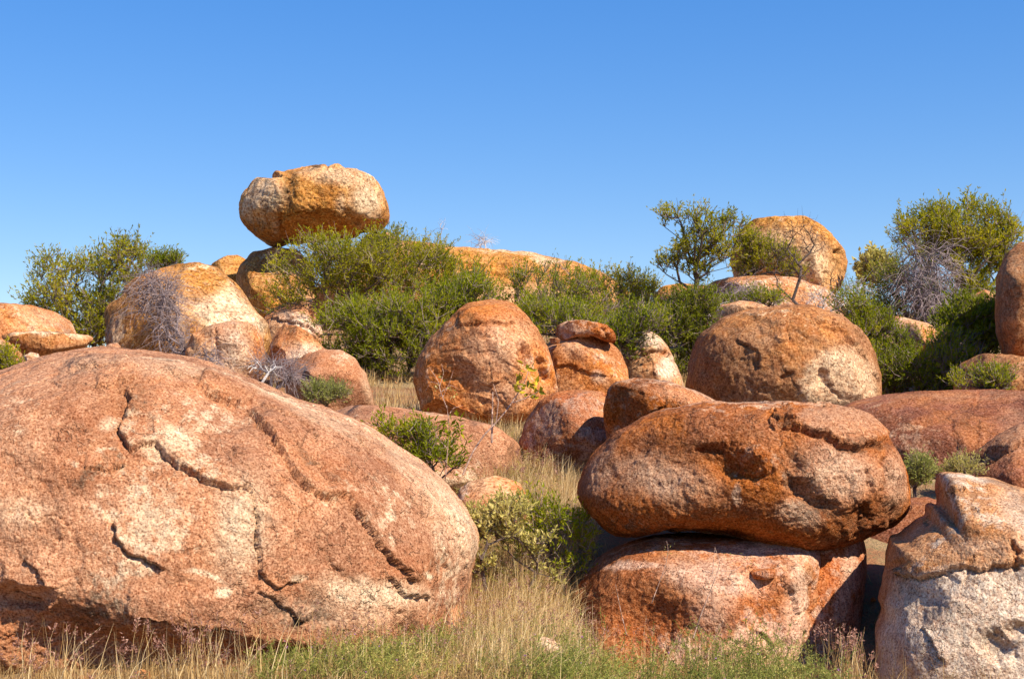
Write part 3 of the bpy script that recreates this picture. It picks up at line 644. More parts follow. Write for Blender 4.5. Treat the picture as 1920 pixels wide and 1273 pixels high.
boulder('balancing_boulder', 'great egg shaped boulder balancing on the ridge against the sky, cream and ochre',
  [(450,395),(452,365),(470,343),(505,327),(550,317),(585,311),(640,310),(680,319),(705,333),(718,352),(728,385),(731,410),(722,432),(690,440),(655,448),(620,452),(590,457),(545,462),(515,466),(490,452),(470,436),(455,418)],
  32.0, 1.75, M['far'], N=104, facets=3, fcut=0.93, seed=31, n=2.5, lump=.04, mid=.045, fine=.012, tilt=-.06, center=(592,388), pits=.02,
  feats=[('crack',[(528,400),(524,420),(530,445)],.10,.06),('pit',500,415,36,14,20,.10,.6),('pit',540,352,12,32,5,.07,.7),('pit',690,417,30,7,6,.09,.6),('pit',615,436,26,6,-12,.08,.6),('pit',600,405,24,10,0,.06,.7),
   ('step',[(660,325),(700,350),(718,400)],.05,16,.04),('step',[(535,408),(570,395),(590,400)],.06,16,.04),('pit',600,338,12,6,0,.06,.6),
   ('p_orange',[(530,325),(600,330),(650,350),(655,390),(700,415),(640,440),(530,455),(525,410),(545,380)],.85,8),('orange',470,430,40,24,30,.9,.7),('dark',545,350,14,34,8,1.0,.6),('dark',520,380,22,14,-20,.5,.8),('dark',480,430,34,14,30,.7,.8),('dark',605,340,18,6,20,.6,.7),('dark',590,398,14,6,0,.6,.7),('dark',500,450,30,12,30,.8,.7),
   ('pale',500,365,30,30,0,.95,.7),('pale',640,335,60,16,10,.7,.7),('pale',685,375,26,36,0,.9,.7),('pale',640,380,10,16,0,.6,.7),('orange',720,390,8,40,0,.7,.6),('rough',560,400,120,60,0,.8,.6)])

boulder('boulder', 'tall blunt boulder on the right skyline behind a bare shrub, rust stained side',
  [(1370,490),(1376,455),(1395,425),(1415,408),(1450,403),(1510,405),(1535,418),(1560,440),(1582,465),(1592,492),(1585,520),(1575,545),(1540,580),(1440,580),(1380,540)],
  30.0, 1.25, M['far'], N=80, seed=32, n=2.5, lump=.035, mid=.035, center=(1485,490),
  feats=[('orange',1460,412,60,12,0,.9,.6),('orange',1562,495,14,34,14,1,.6),('pit',1571,471,6,4,0,.15,.5),('dark',1571,471,8,5,0,1,.5),('dark',1405,425,12,14,20,.7,.7),('dark',1400,470,20,40,0,.4,.8),('pale',1520,500,40,40,0,.8,.7),('pale',1460,460,50,30,0,.4,.8),('orange',1550,440,20,12,40,.7,.7)])
boulder('boulder', 'low pale dome under the tall blunt boulder, crossed by dry branches',
  [(1315,560),(1330,530),(1370,516),(1430,513),(1490,520),(1550,540),(1590,570),(1580,640),(1450,670),(1330,640)], 28.5, 1.3, M['cream'], N=60, seed=33, n=2.3, lump=.05, mid=.03, tilt=.3,
  feats=[('orange',1400,530,90,14,0,.6,.8)])
boulder('boulder', 'small pale rock with dead branches over it above the big round tan boulder',
  [(1340,590),(1350,572),(1390,563),(1430,568),(1470,590),(1460,630),(1370,640)], 24.0, 0.5, M['cream'], N=30, seed=34, lump=.08)
boulder('boulder', 'orange rock low on the skyline left of the sparse tree trunk',
  [(1225,560),(1240,538),(1275,532),(1330,536),(1360,560),(1340,620),(1240,620)], 36.0, 1.2, M['far'], N=36, seed=35, lump=.05)
boulder('boulder', 'dark boulder cut by the right edge of the picture, its near side in full shade',
  [(1868,560),(1872,520),(1885,485),(1905,462),(1950,440),(2040,445),(2110,500),(2130,600),(2080,690),(1960,710),(1880,675),(1866,620)], 20.5, 1.35, M['round'], N=70, seed=36, n=2.9, lump=.03, mid=.03, center=(1990,570), vert=.75,
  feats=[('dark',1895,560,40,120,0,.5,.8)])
boulder('boulder', 'small cream rock with orange rim on the skyline, left of the dark boulder',
  [(1800,575),(1815,556),(1845,542),(1865,548),(1880,570),(1875,610),(1810,615)], 27.0, 0.6, M['cream'], N=30, seed=37, lump=.08, mid=.03, feats=[('orange',1845,545,30,8,-10,1,.6)])
boulder('boulder', 'narrow pale rock ridge showing between two bushes at the right',
  [(1670,590),(1700,594),(1740,606),(1785,628),(1800,660),(1720,660),(1670,630)], 23.5, 0.5, M['cream'], N=30, seed=38, lump=.06, tilt=.5)
boulder('boulder', 'brown rock shelf below the dark boulder at the right edge',
  [(1790,720),(1800,680),(1840,662),(1900,668),(1990,680),(2080,700),(2060,770),(1900,790),(1800,780)], 18.8, 0.9, M['round'], N=50, seed=39, n=2.6, lump=.05, mid=.03, tilt=.35)

boulder('boulder', 'broad orange rock at the left edge behind the flat slab',
  [(-150,600),(-90,575),(0,568),(55,572),(100,585),(130,602),(145,625),(140,680),(60,710),(-100,700)], 22.5, 1.1, M['orange'], N=60, seed=40, n=2.3, lump=.05, mid=.03, tilt=.3,
  feats=[('pale',90,600,50,20,0,.4,.8),('dark',130,625,20,20,0,.4,.8),('step',[(0,590),(40,600),(70,625)],.04,14,.03)])
boulder('rock_slab', 'flat topped grey slab lying at the left edge above the huge domed boulder, dark underneath',
  [(2,630),(20,622),(60,619),(130,624),(168,628),(176,636),(165,650),(125,662),(90,674),(50,676),(28,662),(10,645)], 17.5, 0.45, M['round'], N=60, facets=6, fcut=0.85, smooth=1, seed=41, n=2.8, lump=.04, mid=.015, cat='rock', group=None, tilt=-.2, center=(85,640),
  feats=[('pale',80,625,100,6,2,1,.6),('orange',110,640,40,10,0,.8,.6)])
boulder('boulder', 'pale rock under the grey slab at the far left edge',
  [(-60,640),(-10,630),(20,645),(40,660),(50,700),(0,740),(-60,720)], 16.5, 0.5, M['cream'], N=36, seed=42, lump=.06)
boulder('boulder', 'small cream stone on the crest of the huge domed boulder, nearer the grey slab',
  [(45,668),(58,661),(72,664),(76,676),(50,680)], 14.9, 0.1, M['cream'], N=16, seed=43, lump=.08, mid=.006, fine=.003, cat='stone')
boulder('boulder', 'flat brown stone on the domed boulder crest left of the dead grey bush',
  [(190,655),(205,644),(220,642),(228,650),(226,662),(195,665)], 14.2, 0.12, M['near'], N=16, seed=44, lump=.08, mid=.006, fine=.003, cat='stone')

# ------------------------------------------------------------------ vegetation builders
def unit(v):
    return v/(np.linalg.norm(v, axis=-1, keepdims=True)+1e-12)

class Parts:
    """collects quads of several kinds into one mesh"""
    def __init__(s): s.V = []; s.Q = []; s.T = []; s.M = []; s.n = 0
    def add(s, V, Q, tint, mat=0):
        s.V.append(V); s.Q.append(Q+s.n); s.T.append(np.broadcast_to(tint, (len(V),))); s.M.append(np.full(len(Q), mat, np.int32)); s.n += len(V)
    def build(s, name, mats, parent=None, origin=(0, 0, 0), smooth=False):
        V = np.concatenate(s.V)-np.array(origin); me = fast_mesh(name, V, np.concatenate(s.Q), smooth)
        attr(me, 'tint', np.concatenate(s.T))
        for m in mats: me.materials.append(m)
        me.polygons.foreach_set('material_index', np.concatenate(s.M))
        o = bpy.data.objects.new(name, me); COL.objects.link(o)
        if parent is not None: o.parent = parent
        return o

def tubes(Pp, R, sides=3):
    """Pp (n,k,3) paths, R (n,k) radii -> V, Q"""
    n, k, _ = Pp.shape
    T = np.empty_like(Pp); T[:, 1:-1] = Pp[:, 2:]-Pp[:, :-2]; T[:, 0] = Pp[:, 1]-Pp[:, 0]; T[:, -1] = Pp[:, -1]-Pp[:, -2]; T = unit(T)
    ref = np.zeros_like(T); ref[..., 0] = 0.31; ref[..., 1] = 0.95; ref[np.abs((T*unit(ref)).sum(-1)) > 0.9] = (0, 0, 1)
    A = unit(np.cross(T, ref)); B = np.cross(T, A)
    an = np.arange(sides)/sides*2*math.pi
    V = Pp[:, :, None]+R[:, :, None, None]*(A[:, :, None]*np.cos(an)[:, None]+B[:, :, None]*np.sin(an)[:, None])
    i = np.arange(n)[:, None, None]*k*sides+np.arange(k-1)[None, :, None]*sides+np.arange(sides)[None, None, :]
    j = np.arange(n)[:, None, None]*k*sides+np.arange(k-1)[None, :, None]*sides+((np.arange(sides)+1) % sides)[None, None, :]
    Q = np.stack([i, j, j+sides, i+sides], -1).reshape(-1, 4)
    return V.reshape(-1, 3), Q

def leaves(base, dirs, L, Wd, rg, fold=0.0):
    """diamond leaves with a slight droop"""
    n = len(base); nr = unit(np.cross(dirs, rg.normal(size=(n, 3)))); 
    up = np.cross(nr, dirs)
    L = L[:, None]; Wd = Wd[:, None]
    m = base+dirs*L*0.5+up*L*0.06
    V = np.stack([base, m+nr*Wd*0.5, base+dirs*L-up*L*0.05, m-nr*Wd*0.5], 1).reshape(-1, 3)
    return V, np.arange(4*n).reshape(n, 4)

def ribbons(Pp, Wd, side):
    """flat blades: Pp (n,k,3), Wd (n,k), side (n,3)"""
    n, k, _ = Pp.shape
    a = Pp-side[:, None]*Wd[:, :, None]/2; b = Pp+side[:, None]*Wd[:, :, None]/2
    V = np.stack([a, b], 2).reshape(-1, 3)
    i = np.arange(n)[:, None]*k*2+np.arange(k-1)[None]*2
    return V, np.stack([i, i+1, i+3, i+2], -1).reshape(-1, 4)

def attractors(blobs, Y, depth, n, rg, clump=0.0, inset=0.0):
    """points through the crown; blobs are (x, y, rx, ry) ellipses of the crown seen in the photograph"""
    wts = np.array([b[2]*b[3] for b in blobs], float); wts /= wts.sum()
    out = []
    while len(out) < n:
        b = blobs[rg.choice(len(blobs), p=wts)]
        v = rg.normal(size=3); v = v/np.linalg.norm(v)*rg.uniform()**0.45
        c = W(b[0], b[1], Y+(b[4] if len(b) > 4 else 0)); sc = Y/F
        b = (b[0], b[1], b[2], b[3]*0.9+4); c[2] -= inset*0.45
        p = c+np.array([v[0]*b[2]*sc, v[1]*min(depth, b[2]*sc*1.1), v[2]*b[3]*sc])
        if clump and pnoise((p*1.9)[None])[0] < rg.uniform(-0.5, 0.25)*clump: continue
        if p[2] < ground_z(p[0], p[1])+0.05: continue
        out.append(p)
    return np.array(out)

def skeleton(roots, A, rg, alpha=0.35, step=0.3, wob=0.05, sag=0.0):
    nodes = [np.array(r) for r in roots]; par = [-1]*len(nodes); pl = [0.0]*len(nodes)
    r0 = np.mean(roots, axis=0)
    A = A[np.argsort(np.linalg.norm(A-r0, axis=1))]
    tips = []
    buf = np.zeros((len(nodes)+len(A)*12+10, 3)); pb = np.zeros(len(buf)); m = len(nodes); buf[:m] = nodes
    for p in A:
        dv = p-buf[:m]; d = np.linalg.norm(dv, axis=1)
        cost = d+alpha*pb[:m]+0.9*np.maximum(0, -dv[:, 2])
        k = int(np.argmin(cost)); L = d[k]; q = buf[k].copy(); cur = k
        ns = min(10, max(1, int(L/step))); off = rg.normal(size=3)*wob*L; off[2] += (0.10-sag)*L
        for i in range(1, ns+1):
            t = i/ns; pt = q+(p-q)*t+off*4*t*(1-t)+(rg.normal(size=3)*wob*0.3*L/ns if i < ns else 0)
            buf[m] = pt; pb[m] = pb[cur]+np.linalg.norm(pt-buf[cur]); par.append(cur); cur = m; m += 1
        tips.append(cur)
    return buf[:m].copy(), np.array(par), np.array(tips)

def wood(P_, par, r0, rpow=0.47, rmax=1.0):
    n = len(P_); cnt = np.zeros(n); child = np.zeros(n, int)
    for k in range(n-1, -1, -1):
        if cnt[k] == 0: cnt[k] = 1
        if par[k] >= 0: cnt[par[k]] += cnt[k]
    r = np.minimum(r0*cnt**rpow, rmax)
    idx = np.nonzero(par >= 0)[0]
    a = P_[par[idx]]; b = P_[idx]
    ra = np.minimum(r[par[idx]], r[idx]*1.35); rb = r[idx]
    big = rb > r0*2.2
    out = []
    if big.any(): out.append(tubes(np.stack([a[big], b[big]], 1), np.stack([ra[big], rb[big]], 1), 6))
    if (~big).any(): out.append(tubes(np.stack([a[~big], b[~big]], 1), np.stack([ra[~big], rb[~big]], 1), 3))
    return out

LEAF = leaf_mat('narrow_green_leaf', (0.11, 0.145, 0.004), (0.30, 0.335, 0.008), (0.54, 0.46, 0.03), 0.5)
LEAF_Y = leaf_mat('yellow_green_leaf', (0.15, 0.175, 0.006), (0.39, 0.37, 0.010), (0.66, 0.53, 0.04), 0.5)
LEAF_D = leaf_mat('dark_green_leaf', (0.07, 0.095, 0.004), (0.20, 0.23, 0.008), (0.36, 0.33, 0.03), 0.42)
LEAF_G = leaf_mat('grey_green_leaf', (0.16, 0.19, 0.04), (0.36, 0.37, 0.09), (0.62, 0.52, 0.20), 0.4)
LEAF_P = leaf_mat('pale_herb_leaf', (0.24, 0.23, 0.04), (0.52, 0.45, 0.13), (0.76, 0.62, 0.26), 0.4)
TWIG = bark_mat('purple_grey_twig', (0.15, 0.10, 0.085), (0.30, 0.22, 0.20))
BARK = bark_mat('dark_bark', (0.075, 0.045, 0.035), (0.14, 0.095, 0.08))
DEAD = bark_mat('grey_dead_twig', (0.17, 0.12, 0.12), (0.32, 0.25, 0.26))
WHITE = bark_mat('bleached_branch', (0.42, 0.37, 0.36), (0.62, 0.57, 0.55))

def shrub(name, label, root, Y, blobs, depth=1.2, n=260, shoots=4, slen=0.32, per=9, ll=0.06, lw=0.016, mat=None, bark=None,
          r0=0.005, seed=1, alpha=0.35, up=0.55, nroot=1, clump=0.6, cat='shrub', group='green shrubs among the boulders', bare=0.15, spread=0.75, rootz=None, wob=0.05):
    rg = np.random.RandomState(seed+500); n = int(n*1.32); clump *= 0.6
    x, _, _ = W(root[0], root[1], Y)
    roots = []
    for k in range(nroot):
        rx = x+rg.normal()*0.14*(nroot > 1); ry = Y+rg.normal()*0.12*(nroot > 1)
        roots.append([rx, ry, (float(ground_z(rx, ry)) if rootz is None else rootz)-0.05])
    A = attractors(blobs, Y, depth, n, rg, clump, slen*0.45)
    Pn, par, tips = skeleton(roots, A, rg, alpha, wob=wob)
    org = np.mean(roots, axis=0)
    e = bpy.data.objects.new(name, None); COL.objects.link(e); e.location = tuple(org); e.empty_display_size = 0.3
    tag(e, label, cat, group)
    wd = Parts()
    for V, Q in wood(Pn, par, r0): wd.add(V, Q, 0.5)
    # leafy shoots
    cen = A.mean(0)
    tp = np.repeat(tips, shoots); b = Pn[tp]; pd = unit(Pn[tp]-Pn[par[tp]])
    nS = len(tp)
    d = unit(0.5*pd+0.35*unit(b-org)+up*np.array([0, 0, 1.0])+spread*rg.normal(size=(nS, 3)))
    sl = slen*rg.uniform(0.5, 1.3, nS)
    bend = unit(d+np.array([0, 0, 0.35])+0.2*rg.normal(size=(nS, 3)))
    p1 = b+d*sl[:, None]*0.5; p2 = p1+bend*sl[:, None]*0.5
    sdv = unit(np.cross(d, rg.normal(size=(nS, 3))))
    V, Q = ribbons(np.stack([b, p1, p2], 1), np.stack([np.full(nS, r0*1.9), np.full(nS, r0*1.4), np.full(nS, r0*0.7)], 1), sdv)
    wd.add(V, Q, 0.5, 1)
    o = wd.build('branches', [bark or BARK, TWIG], e, org); o['kind'] = 'stuff'
    lf = Parts()
    live = rg.uniform(size=nS) > bare+0.02+0.4*(pnoise(b*1.7+40) > 0.3)
    idx = np.repeat(np.nonzero(live)[0], per)
    t = rg.uniform(0.1, 1.0, len(idx))
    lo = t < 0.5
    bp = np.where(lo[:, None], b[idx]+(p1[idx]-b[idx])*(t*2)[:, None], p1[idx]+(p2[idx]-p1[idx])*((t-0.5)*2)[:, None])
    ld = unit(0.8*d[idx]+0.25*np.array([0, 0, 1.0])+0.62*rg.normal(size=(len(idx), 3)))
    V, Q = leaves(bp, ld, ll*rg.uniform(0.6, 1.3, len(idx)), lw*rg.uniform(0.7, 1.3, len(idx)), rg)
    ct = np.clip(0.5+1.3*pnoise(bp*1.5), 0, 1)
    tint = np.clip(0.45*ct+0.35*rg.uniform(size=nS)[idx]+0.3*rg.uniform(size=len(idx))-0.05, 0, 1)
    lf.add(V, Q, np.repeat(tint, 4))
    o = lf.build('foliage', [mat or LEAF], e, org); o['kind'] = 'stuff'
    return e

def dead_shrub(name, label, root, Y, blobs, depth=0.8, n=120, twigs=6, tlen=0.35, mat=None, r0=0.005, seed=1, droop=0.25, alpha=0.3, nroot=2, wob=0.08,
               group='dead leafless shrubs', fine=0.6, rootz=None, leafy=None, cat='dead shrub'):
    rg = np.random.RandomState(seed+900)
    x, _, _ = W(root[0], root[1], Y)
    roots = []
    for k in range(nroot):
        rx = x+rg.normal()*0.12*(nroot > 1); ry = Y+rg.normal()*0.1*(nroot > 1)
        roots.append([rx, ry, (float(ground_z(rx, ry)) if rootz is None else rootz)-0.04])
    A = attractors(blobs, Y, depth, n, rg)
    Pn, par, tips = skeleton(roots, A, rg, alpha, wob=wob, sag=0.0)
    org = np.mean(roots, axis=0); wd = Parts()
    for V, Q in wood(Pn, par, r0): wd.add(V, Q, 0.5)
    tp = np.repeat(np.arange(len(roots), len(Pn)), twigs); tp = tp[rg.uniform(size=len(tp)) < fine]
    nS = len(tp); b = Pn[tp]; pd = unit(Pn[tp]-Pn[par[tp]])
    d = unit(0.7*pd+0.75*rg.normal(size=(nS, 3))); L = tlen*rg.uniform(0.4, 1.4, nS)
    pts = [b]; cur = b
    for k in range(3):
        d = unit(d+np.array([0, 0, -droop])+0.22*rg.normal(size=(nS, 3))); cur = cur+d*L[:, None]/3; pts.append(cur)
    R = np.stack([np.full(nS, r0*f) for f in (0.75, 0.6, 0.45, 0.25)], 1)
    V, Q = tubes(np.stack(pts, 1), R, 3); wd.add(V, Q, 0.5)
    o = wd.build(name, [mat or DEAD], None, org); o.location = tuple(org)
    tag(o, label, cat, group)
    return o

# ------------------------------------------------------------------ shrubs and trees, left to right
shrub('shrub', 'airy green shrub on the left skyline between the orange rock and the large tan boulder', (170,640), 27.0,
   [(75,530,38,24),(130,500,55,30),(120,560,75,36),(215,500,55,34),(245,470,35,20),(200,560,60,50),(180,600,60,40),(265,520,30,30),(140,615,60,30),(190,625,50,30)], 1.2, n=520, shoots=4, per=9, seed=1, ll=0.075, lw=0.022, slen=0.34, nroot=3, mat=LEAF_Y, bare=0.2)
shrub('shrub', 'thin fringe of green shrub showing over the top of the large tan boulder', (325,520), 26.6,
   [(300,492,26,9),(330,487,36,9),(355,490,22,7)], 0.6, n=90, shoots=3, seed=2, ll=0.065, lw=0.018, slen=0.22, nroot=2)
shrub('shrub', 'big spreading green bush in front of the balancing boulder, dark branches fanning out', (700,640), 27.0,
   [(545,500,48,24),(600,470,62,26),(680,455,60,22),(750,465,60,28),(820,490,38,34),(520,545,40,22),(560,570,60,26),(640,520,80,40),(740,520,80,46),(800,545,60,36),(650,580,60,30),(700,500,110,60),(640,500,100,50),(840,540,50,40),(870,520,40,30)], 1.4, n=760, shoots=4, per=10, seed=3, ll=0.07, lw=0.018, slen=0.36, nroot=3, bare=0.1, clump=0.9, mat=LEAF_Y, r0=0.0045)
shrub('shrub', 'dense dark green bush filling the slope left of the tall orange boulder', (730,740), 23.6,
   [(650,600,55,36),(730,590,80,46),(820,570,70,36),(890,545,45,26),(670,660,60,46),(760,650,80,56),(740,710,60,40),(630,640,30,26),(700,735,30,25),(700,640,80,90),(760,620,110,80),(680,700,50,50),(735,735,44,34),(700,745,30,24),(850,590,60,46),(800,690,50,60)], 1.2, n=760, shoots=5, per=11, seed=4, ll=0.062, lw=0.017, slen=0.32, nroot=3, bare=0.1)
shrub('shrub', 'open green shrub in front of the whaleback rock, rock showing through it', (1010,640), 26.6,
   [(985,520,35,18),(1040,520,55,26),(975,560,35,26),(1040,570,60,40),(1110,590,60,40),(1080,540,50,26)], 1.0, n=300, shoots=4, per=8, seed=5, ll=0.065, lw=0.018, slen=0.32, nroot=2, bare=0.25, clump=1.0)
shrub('shrub', 'green bush on the skyline at the right end of the whaleback rock', (1170,620), 28.5,
   [(1120,518,30,14),(1160,532,45,24),(1200,550,45,30),(1170,590,70,40),(1225,590,35,40)], 1.0, n=300, shoots=4, per=9, seed=6, ll=0.068, lw=0.018, slen=0.34, nroot=3, clump=0.7, mat=LEAF_Y)
shrub('shrub', 'dark green low bush between the lumpy cap stone and the white cracked rock', (1120,690), 21.3,
   [(990,590,40,26),(1060,600,60,30),(1130,620,60,34),(1180,600,50,30),(1215,605,34,24),(1010,630,40,40),(1170,630,34,34)], 0.8, n=360, shoots=4, per=9, seed=7, ll=0.058, lw=0.016, slen=0.28, nroot=3)
shrub('shrub', 'dense dark bush at the foot of the sparse tree, left of the big round boulder', (1270,720), 23.0,
   [(1265,600,45,36),(1300,570,40,26),(1280,650,44,60),(1250,640,34,50),(1320,600,34,44),(1240,680,30,40)], 0.9, n=380, shoots=5, per=10, seed=8, ll=0.06, lw=0.017, slen=0.3, nroot=3, mat=LEAF_D)
shrub('tree', 'sparse young tree with forked dark trunk against the sky, left of the blunt boulder', (1297,600), 27.5,
   [(1255,402,22,12),(1300,398,32,12),(1350,405,30,12),(1370,425,22,18),(1275,435,30,18),(1325,430,40,18),(1290,470,36,20),(1350,470,32,26),(1255,490,26,18),(1310,500,40,24),(1375,455,14,24),(1300,430,60,40),(1330,470,50,50),(1260,440,30,50)], 0.9, n=190, shoots=4, per=8, seed=9, ll=0.072, lw=0.022, slen=0.24, r0=0.0065, nroot=2, bare=0.1, clump=0.5, cat='tree', group=None, alpha=0.5, mat=LEAF_Y, wob=0.07)
shrub('shrub', 'yellow tinged bush tucked against the shaded left side of the tall blunt boulder', (1420,560), 28.3,
   [(1395,450,26,26),(1420,470,34,30),(1410,500,34,20),(1455,480,30,20),(1480,500,25,18)], 0.5, n=170, shoots=4, per=9, seed=10, ll=0.06, lw=0.018, slen=0.26, nroot=2, mat=LEAF_Y)
shrub('shrub', 'small green sprig on the pale dome below the tall blunt boulder', (1400,590), 25.2,
   [(1370,560,26,8),(1415,552,30,10),(1450,560,26,8)], 0.4, n=70, shoots=3, per=8, seed=11, ll=0.06, lw=0.016, slen=0.22, nroot=2)
shrub('tree', 'wide round crowned green tree on the right skyline, tallest at the right', (1800,620), 30.0,
   [(1700,415,28,20),(1745,405,50,20),(1800,395,45,16),(1850,410,45,20),(1885,440,30,26),(1760,445,80,26),(1840,460,66,34),(1870,505,40,32),(1790,500,70,40),(1820,550,60,30),(1760,440,80,50),(1850,450,60,50)], 1.6, n=620, shoots=4, per=9, seed=12, ll=0.085, lw=0.025, slen=0.34, r0=0.006, nroot=2, bare=0.12, clump=0.7, cat='tree', group=None, mat=LEAF_Y)
shrub('shrub', 'small broad leafed pale green shrub on the skyline right of the tall blunt boulder', (1640,590), 29.0,
   [(1632,490,24,16),(1625,515,26,20),(1655,510,22,20)], 0.5, n=90, shoots=4, per=6, seed=13, ll=0.12, lw=0.055, slen=0.22, r0=0.006, nroot=2, mat=LEAF_P)
shrub('shrub', 'green shrub growing through the grey dead branches under the round crowned tree', (1700,640), 26.0,
   [(1670,520,40,30),(1710,500,40,40),(1730,560,45,45),(1650,570,46,30),(1600,560,36,26),(1700,600,60,40),(1760,600,50,40),(1640,600,60,30)], 0.9, n=380, shoots=4, per=8, seed=14, ll=0.065, lw=0.018, slen=0.3, nroot=3, bare=0.25)
shrub('shrub', 'dense low green bush right of the big round tan boulder', (1700,760), 21.2,
   [(1600,575,36,26),(1640,610,40,34),(1690,650,46,36),(1675,700,40,34),(1740,690,60,40),(1790,700,40,30),(1770,650,50,26),(1660,640,30,40),(1610,640,50,60),(1680,680,80,60),(1760,690,80,40),(1620,700,36,44)], 0.9, n=620, shoots=5, per=10, seed=15, ll=0.055, lw=0.016, slen=0.28, nroot=4, clump=0.8)
shrub('shrub', 'low sprawling green bush in front of the brown rock shelf at the right', (1840,760), 18.0,
   [(1830,708,50,14),(1860,715,35,12)], 0.4, n=110, shoots=4, per=9, seed=16, ll=0.045, lw=0.013, slen=0.2, nroot=3)
shrub('shrub', 'dark shaded bush in the hollow left of the dark boulder at the right edge', (1830,680), 21.6,
   [(1800,580,30,22),(1830,610,46,34),(1860,600,22,30),(1850,645,34,22),(1780,600,26,20)], 0.6, n=260, shoots=4, per=9, seed=17, ll=0.07, lw=0.025, slen=0.28, nroot=3, mat=LEAF_D)
shrub('shrub', 'soft grey green herb bush between the purple boulder and the pointed pale rock', (1740,935), 15.2,
   [(1728,890,24,28),(1752,905,26,30),(1735,915,28,18)], 0.3, n=110, shoots=5, per=10, seed=18, ll=0.04, lw=0.011, slen=0.16, r0=0.003, nroot=3, mat=LEAF_G, clump=0.2)
shrub('shrub', 'pale dry scrub in the grassy split above the pointed pale rock', (1800,905), 15.3,
   [(1795,880,26,14),(1830,870,22,12)], 0.25, n=60, shoots=4, per=7, seed=19, ll=0.045, lw=0.01, slen=0.18, r0=0.003, nroot=3, mat=LEAF_P, clump=0.2)
shrub('shrub', 'small soft green herb in front of the small pink boulder', (610,775), 18.6,
   [(590,733,26,10),(630,735,26,12),(610,742,40,10)], 0.3, n=110, shoots=5, per=9, seed=20, ll=0.035, lw=0.010, slen=0.16, r0=0.003, nroot=4, mat=LEAF_G, clump=0.2)
shrub('shrub', 'small green scrub at the left edge under the flat slab', (10,720), 15.9,
   [(10,665,22,14),(20,690,24,14),(-20,680,30,20)], 0.3, n=80, shoots=4, per=9, seed=21, ll=0.04, lw=0.012, slen=0.16, r0=0.003, nroot=3, mat=LEAF_Y, clump=0.2)
shrub('leafy_weed', 'leafy bright green weed behind the crest of the huge domed boulder, in the middle', (800,900), 14.6,
   [(735,790,34,18),(760,812,40,20),(800,815,30,20),(820,850,34,26),(850,870,24,22),(790,845,30,20)], 0.45, n=110, shoots=4, per=7, seed=22, ll=0.055, lw=0.016, slen=0.17, r0=0.0035, nroot=4, cat='weed', group=None, clump=0.5)
shrub('shrub', 'pale silvery leaved bush in the gully against the huge domed boulder', (940,1085), 12.4,
   [(900,985,34,30),(935,1005,46,36),(985,1030,44,30),(1010,1065,40,22),(910,1050,40,36),(950,960,40,26)], 0.5, n=130, shoots=4, per=8, seed=23, ll=0.05, lw=0.018, slen=0.14, r0=0.003, nroot=4, mat=LEAF_P, clump=0.3)
shrub('shrub', 'dark leafy bush in the shade left of the balanced boulder', (1050,1075), 12.9,
   [(1000,1000,34,26),(1045,975,40,30),(1085,1000,30,36),(1050,1040,50,34),(1000,950,26,20)], 0.5, n=80, shoots=4, per=7, seed=24, ll=0.05, lw=0.014, slen=0.2, r0=0.003, nroot=4, mat=LEAF, clump=0.8)

dead_shrub('dead_shrub', 'grey dead bush draped against the left side of the large tan boulder', (335,690), 21.9,
   [(285,530,26,24),(305,555,36,40),(315,610,30,46),(270,570,22,30),(345,650,26,26)], 0.5, n=260, twigs=9, tlen=0.42, seed=1, droop=0.22, nroot=4, r0=0.0048)
dead_shrub('dead_shrub', 'small grey dead bush at the crest of the huge domed boulder, under the cream rock', (390,700), 19.6,
   [(385,665,20,16),(400,675,16,12)], 0.25, n=46, twigs=4, tlen=0.26, seed=2, droop=0.3, r0=0.0045)
dead_shrub('dead_shrub', 'low grey dead bush in the gap left of the small pink boulder', (475,730), 19.2,
   [(485,685,16,14),(520,690,26,16),(545,705,20,14)], 0.3, n=110, twigs=6, tlen=0.34, seed=3, droop=0.22, r0=0.0038)
dead_shrub('dead_shrub', 'forked bleached white branch at the left end of the low grey dead bush', (467,740), 18.7,
   [(480,690,14,14),(500,690,20,10)], 0.15, n=14, twigs=2, tlen=0.2, seed=31, droop=0.05, mat=WHITE, r0=0.0075, nroot=1)
dead_shrub('dead_shrub', 'tall lavender grey dead shrub in front of the round crowned tree at the right', (1740,660), 25.4,
   [(1710,470,34,24),(1755,490,34,40),(1775,560,22,50),(1730,560,40,50),(1700,520,34,34),(1745,620,30,24)], 0.7, n=260, twigs=7, tlen=0.55, seed=4, droop=0.3, nroot=3, r0=0.0062)
dead_shrub('dead_shrub', 'bare dark twigged shrub standing in front of the tall blunt boulder', (1495,600), 26.6,
   [(1500,430,30,20),(1475,470,34,26),(1525,455,24,24),(1500,500,30,26),(1555,530,20,20),(1460,520,20,20)], 0.5, n=120, twigs=4, tlen=0.3, seed=5, droop=-0.05, nroot=2, mat=BARK, r0=0.005)
dead_shrub('dead_shrub', 'grey branches arching over the pale dome below the sparse tree', (1330,610), 25.6,
   [(1340,560,30,18),(1380,545,40,14),(1420,560,30,14),(1330,590,24,12),(1365,590,20,14)], 0.5, n=110, twigs=6, tlen=0.5, seed=6, droop=0.3, r0=0.0055)
dead_shrub('dead_shrub', 'low pale dead brush at the right foot of the bare dark twigged shrub', (1545,600), 25.2,
   [(1530,560,40,16),(1560,570,30,14),(1600,545,20,10)], 0.4, n=80, twigs=4, tlen=0.35, seed=7, droop=0.2, mat=WHITE, r0=0.004)
dead_shrub('dead_shrub', 'tiny bleached dead bush on the skyline above the whaleback rock', (903,475), 37.6,
   [(903,455,22,9)], 0.3, n=30, twigs=4, tlen=0.35, seed=8, droop=0.2, mat=WHITE, r0=0.006, rootz=float(W(903,472,37.6)[2]))
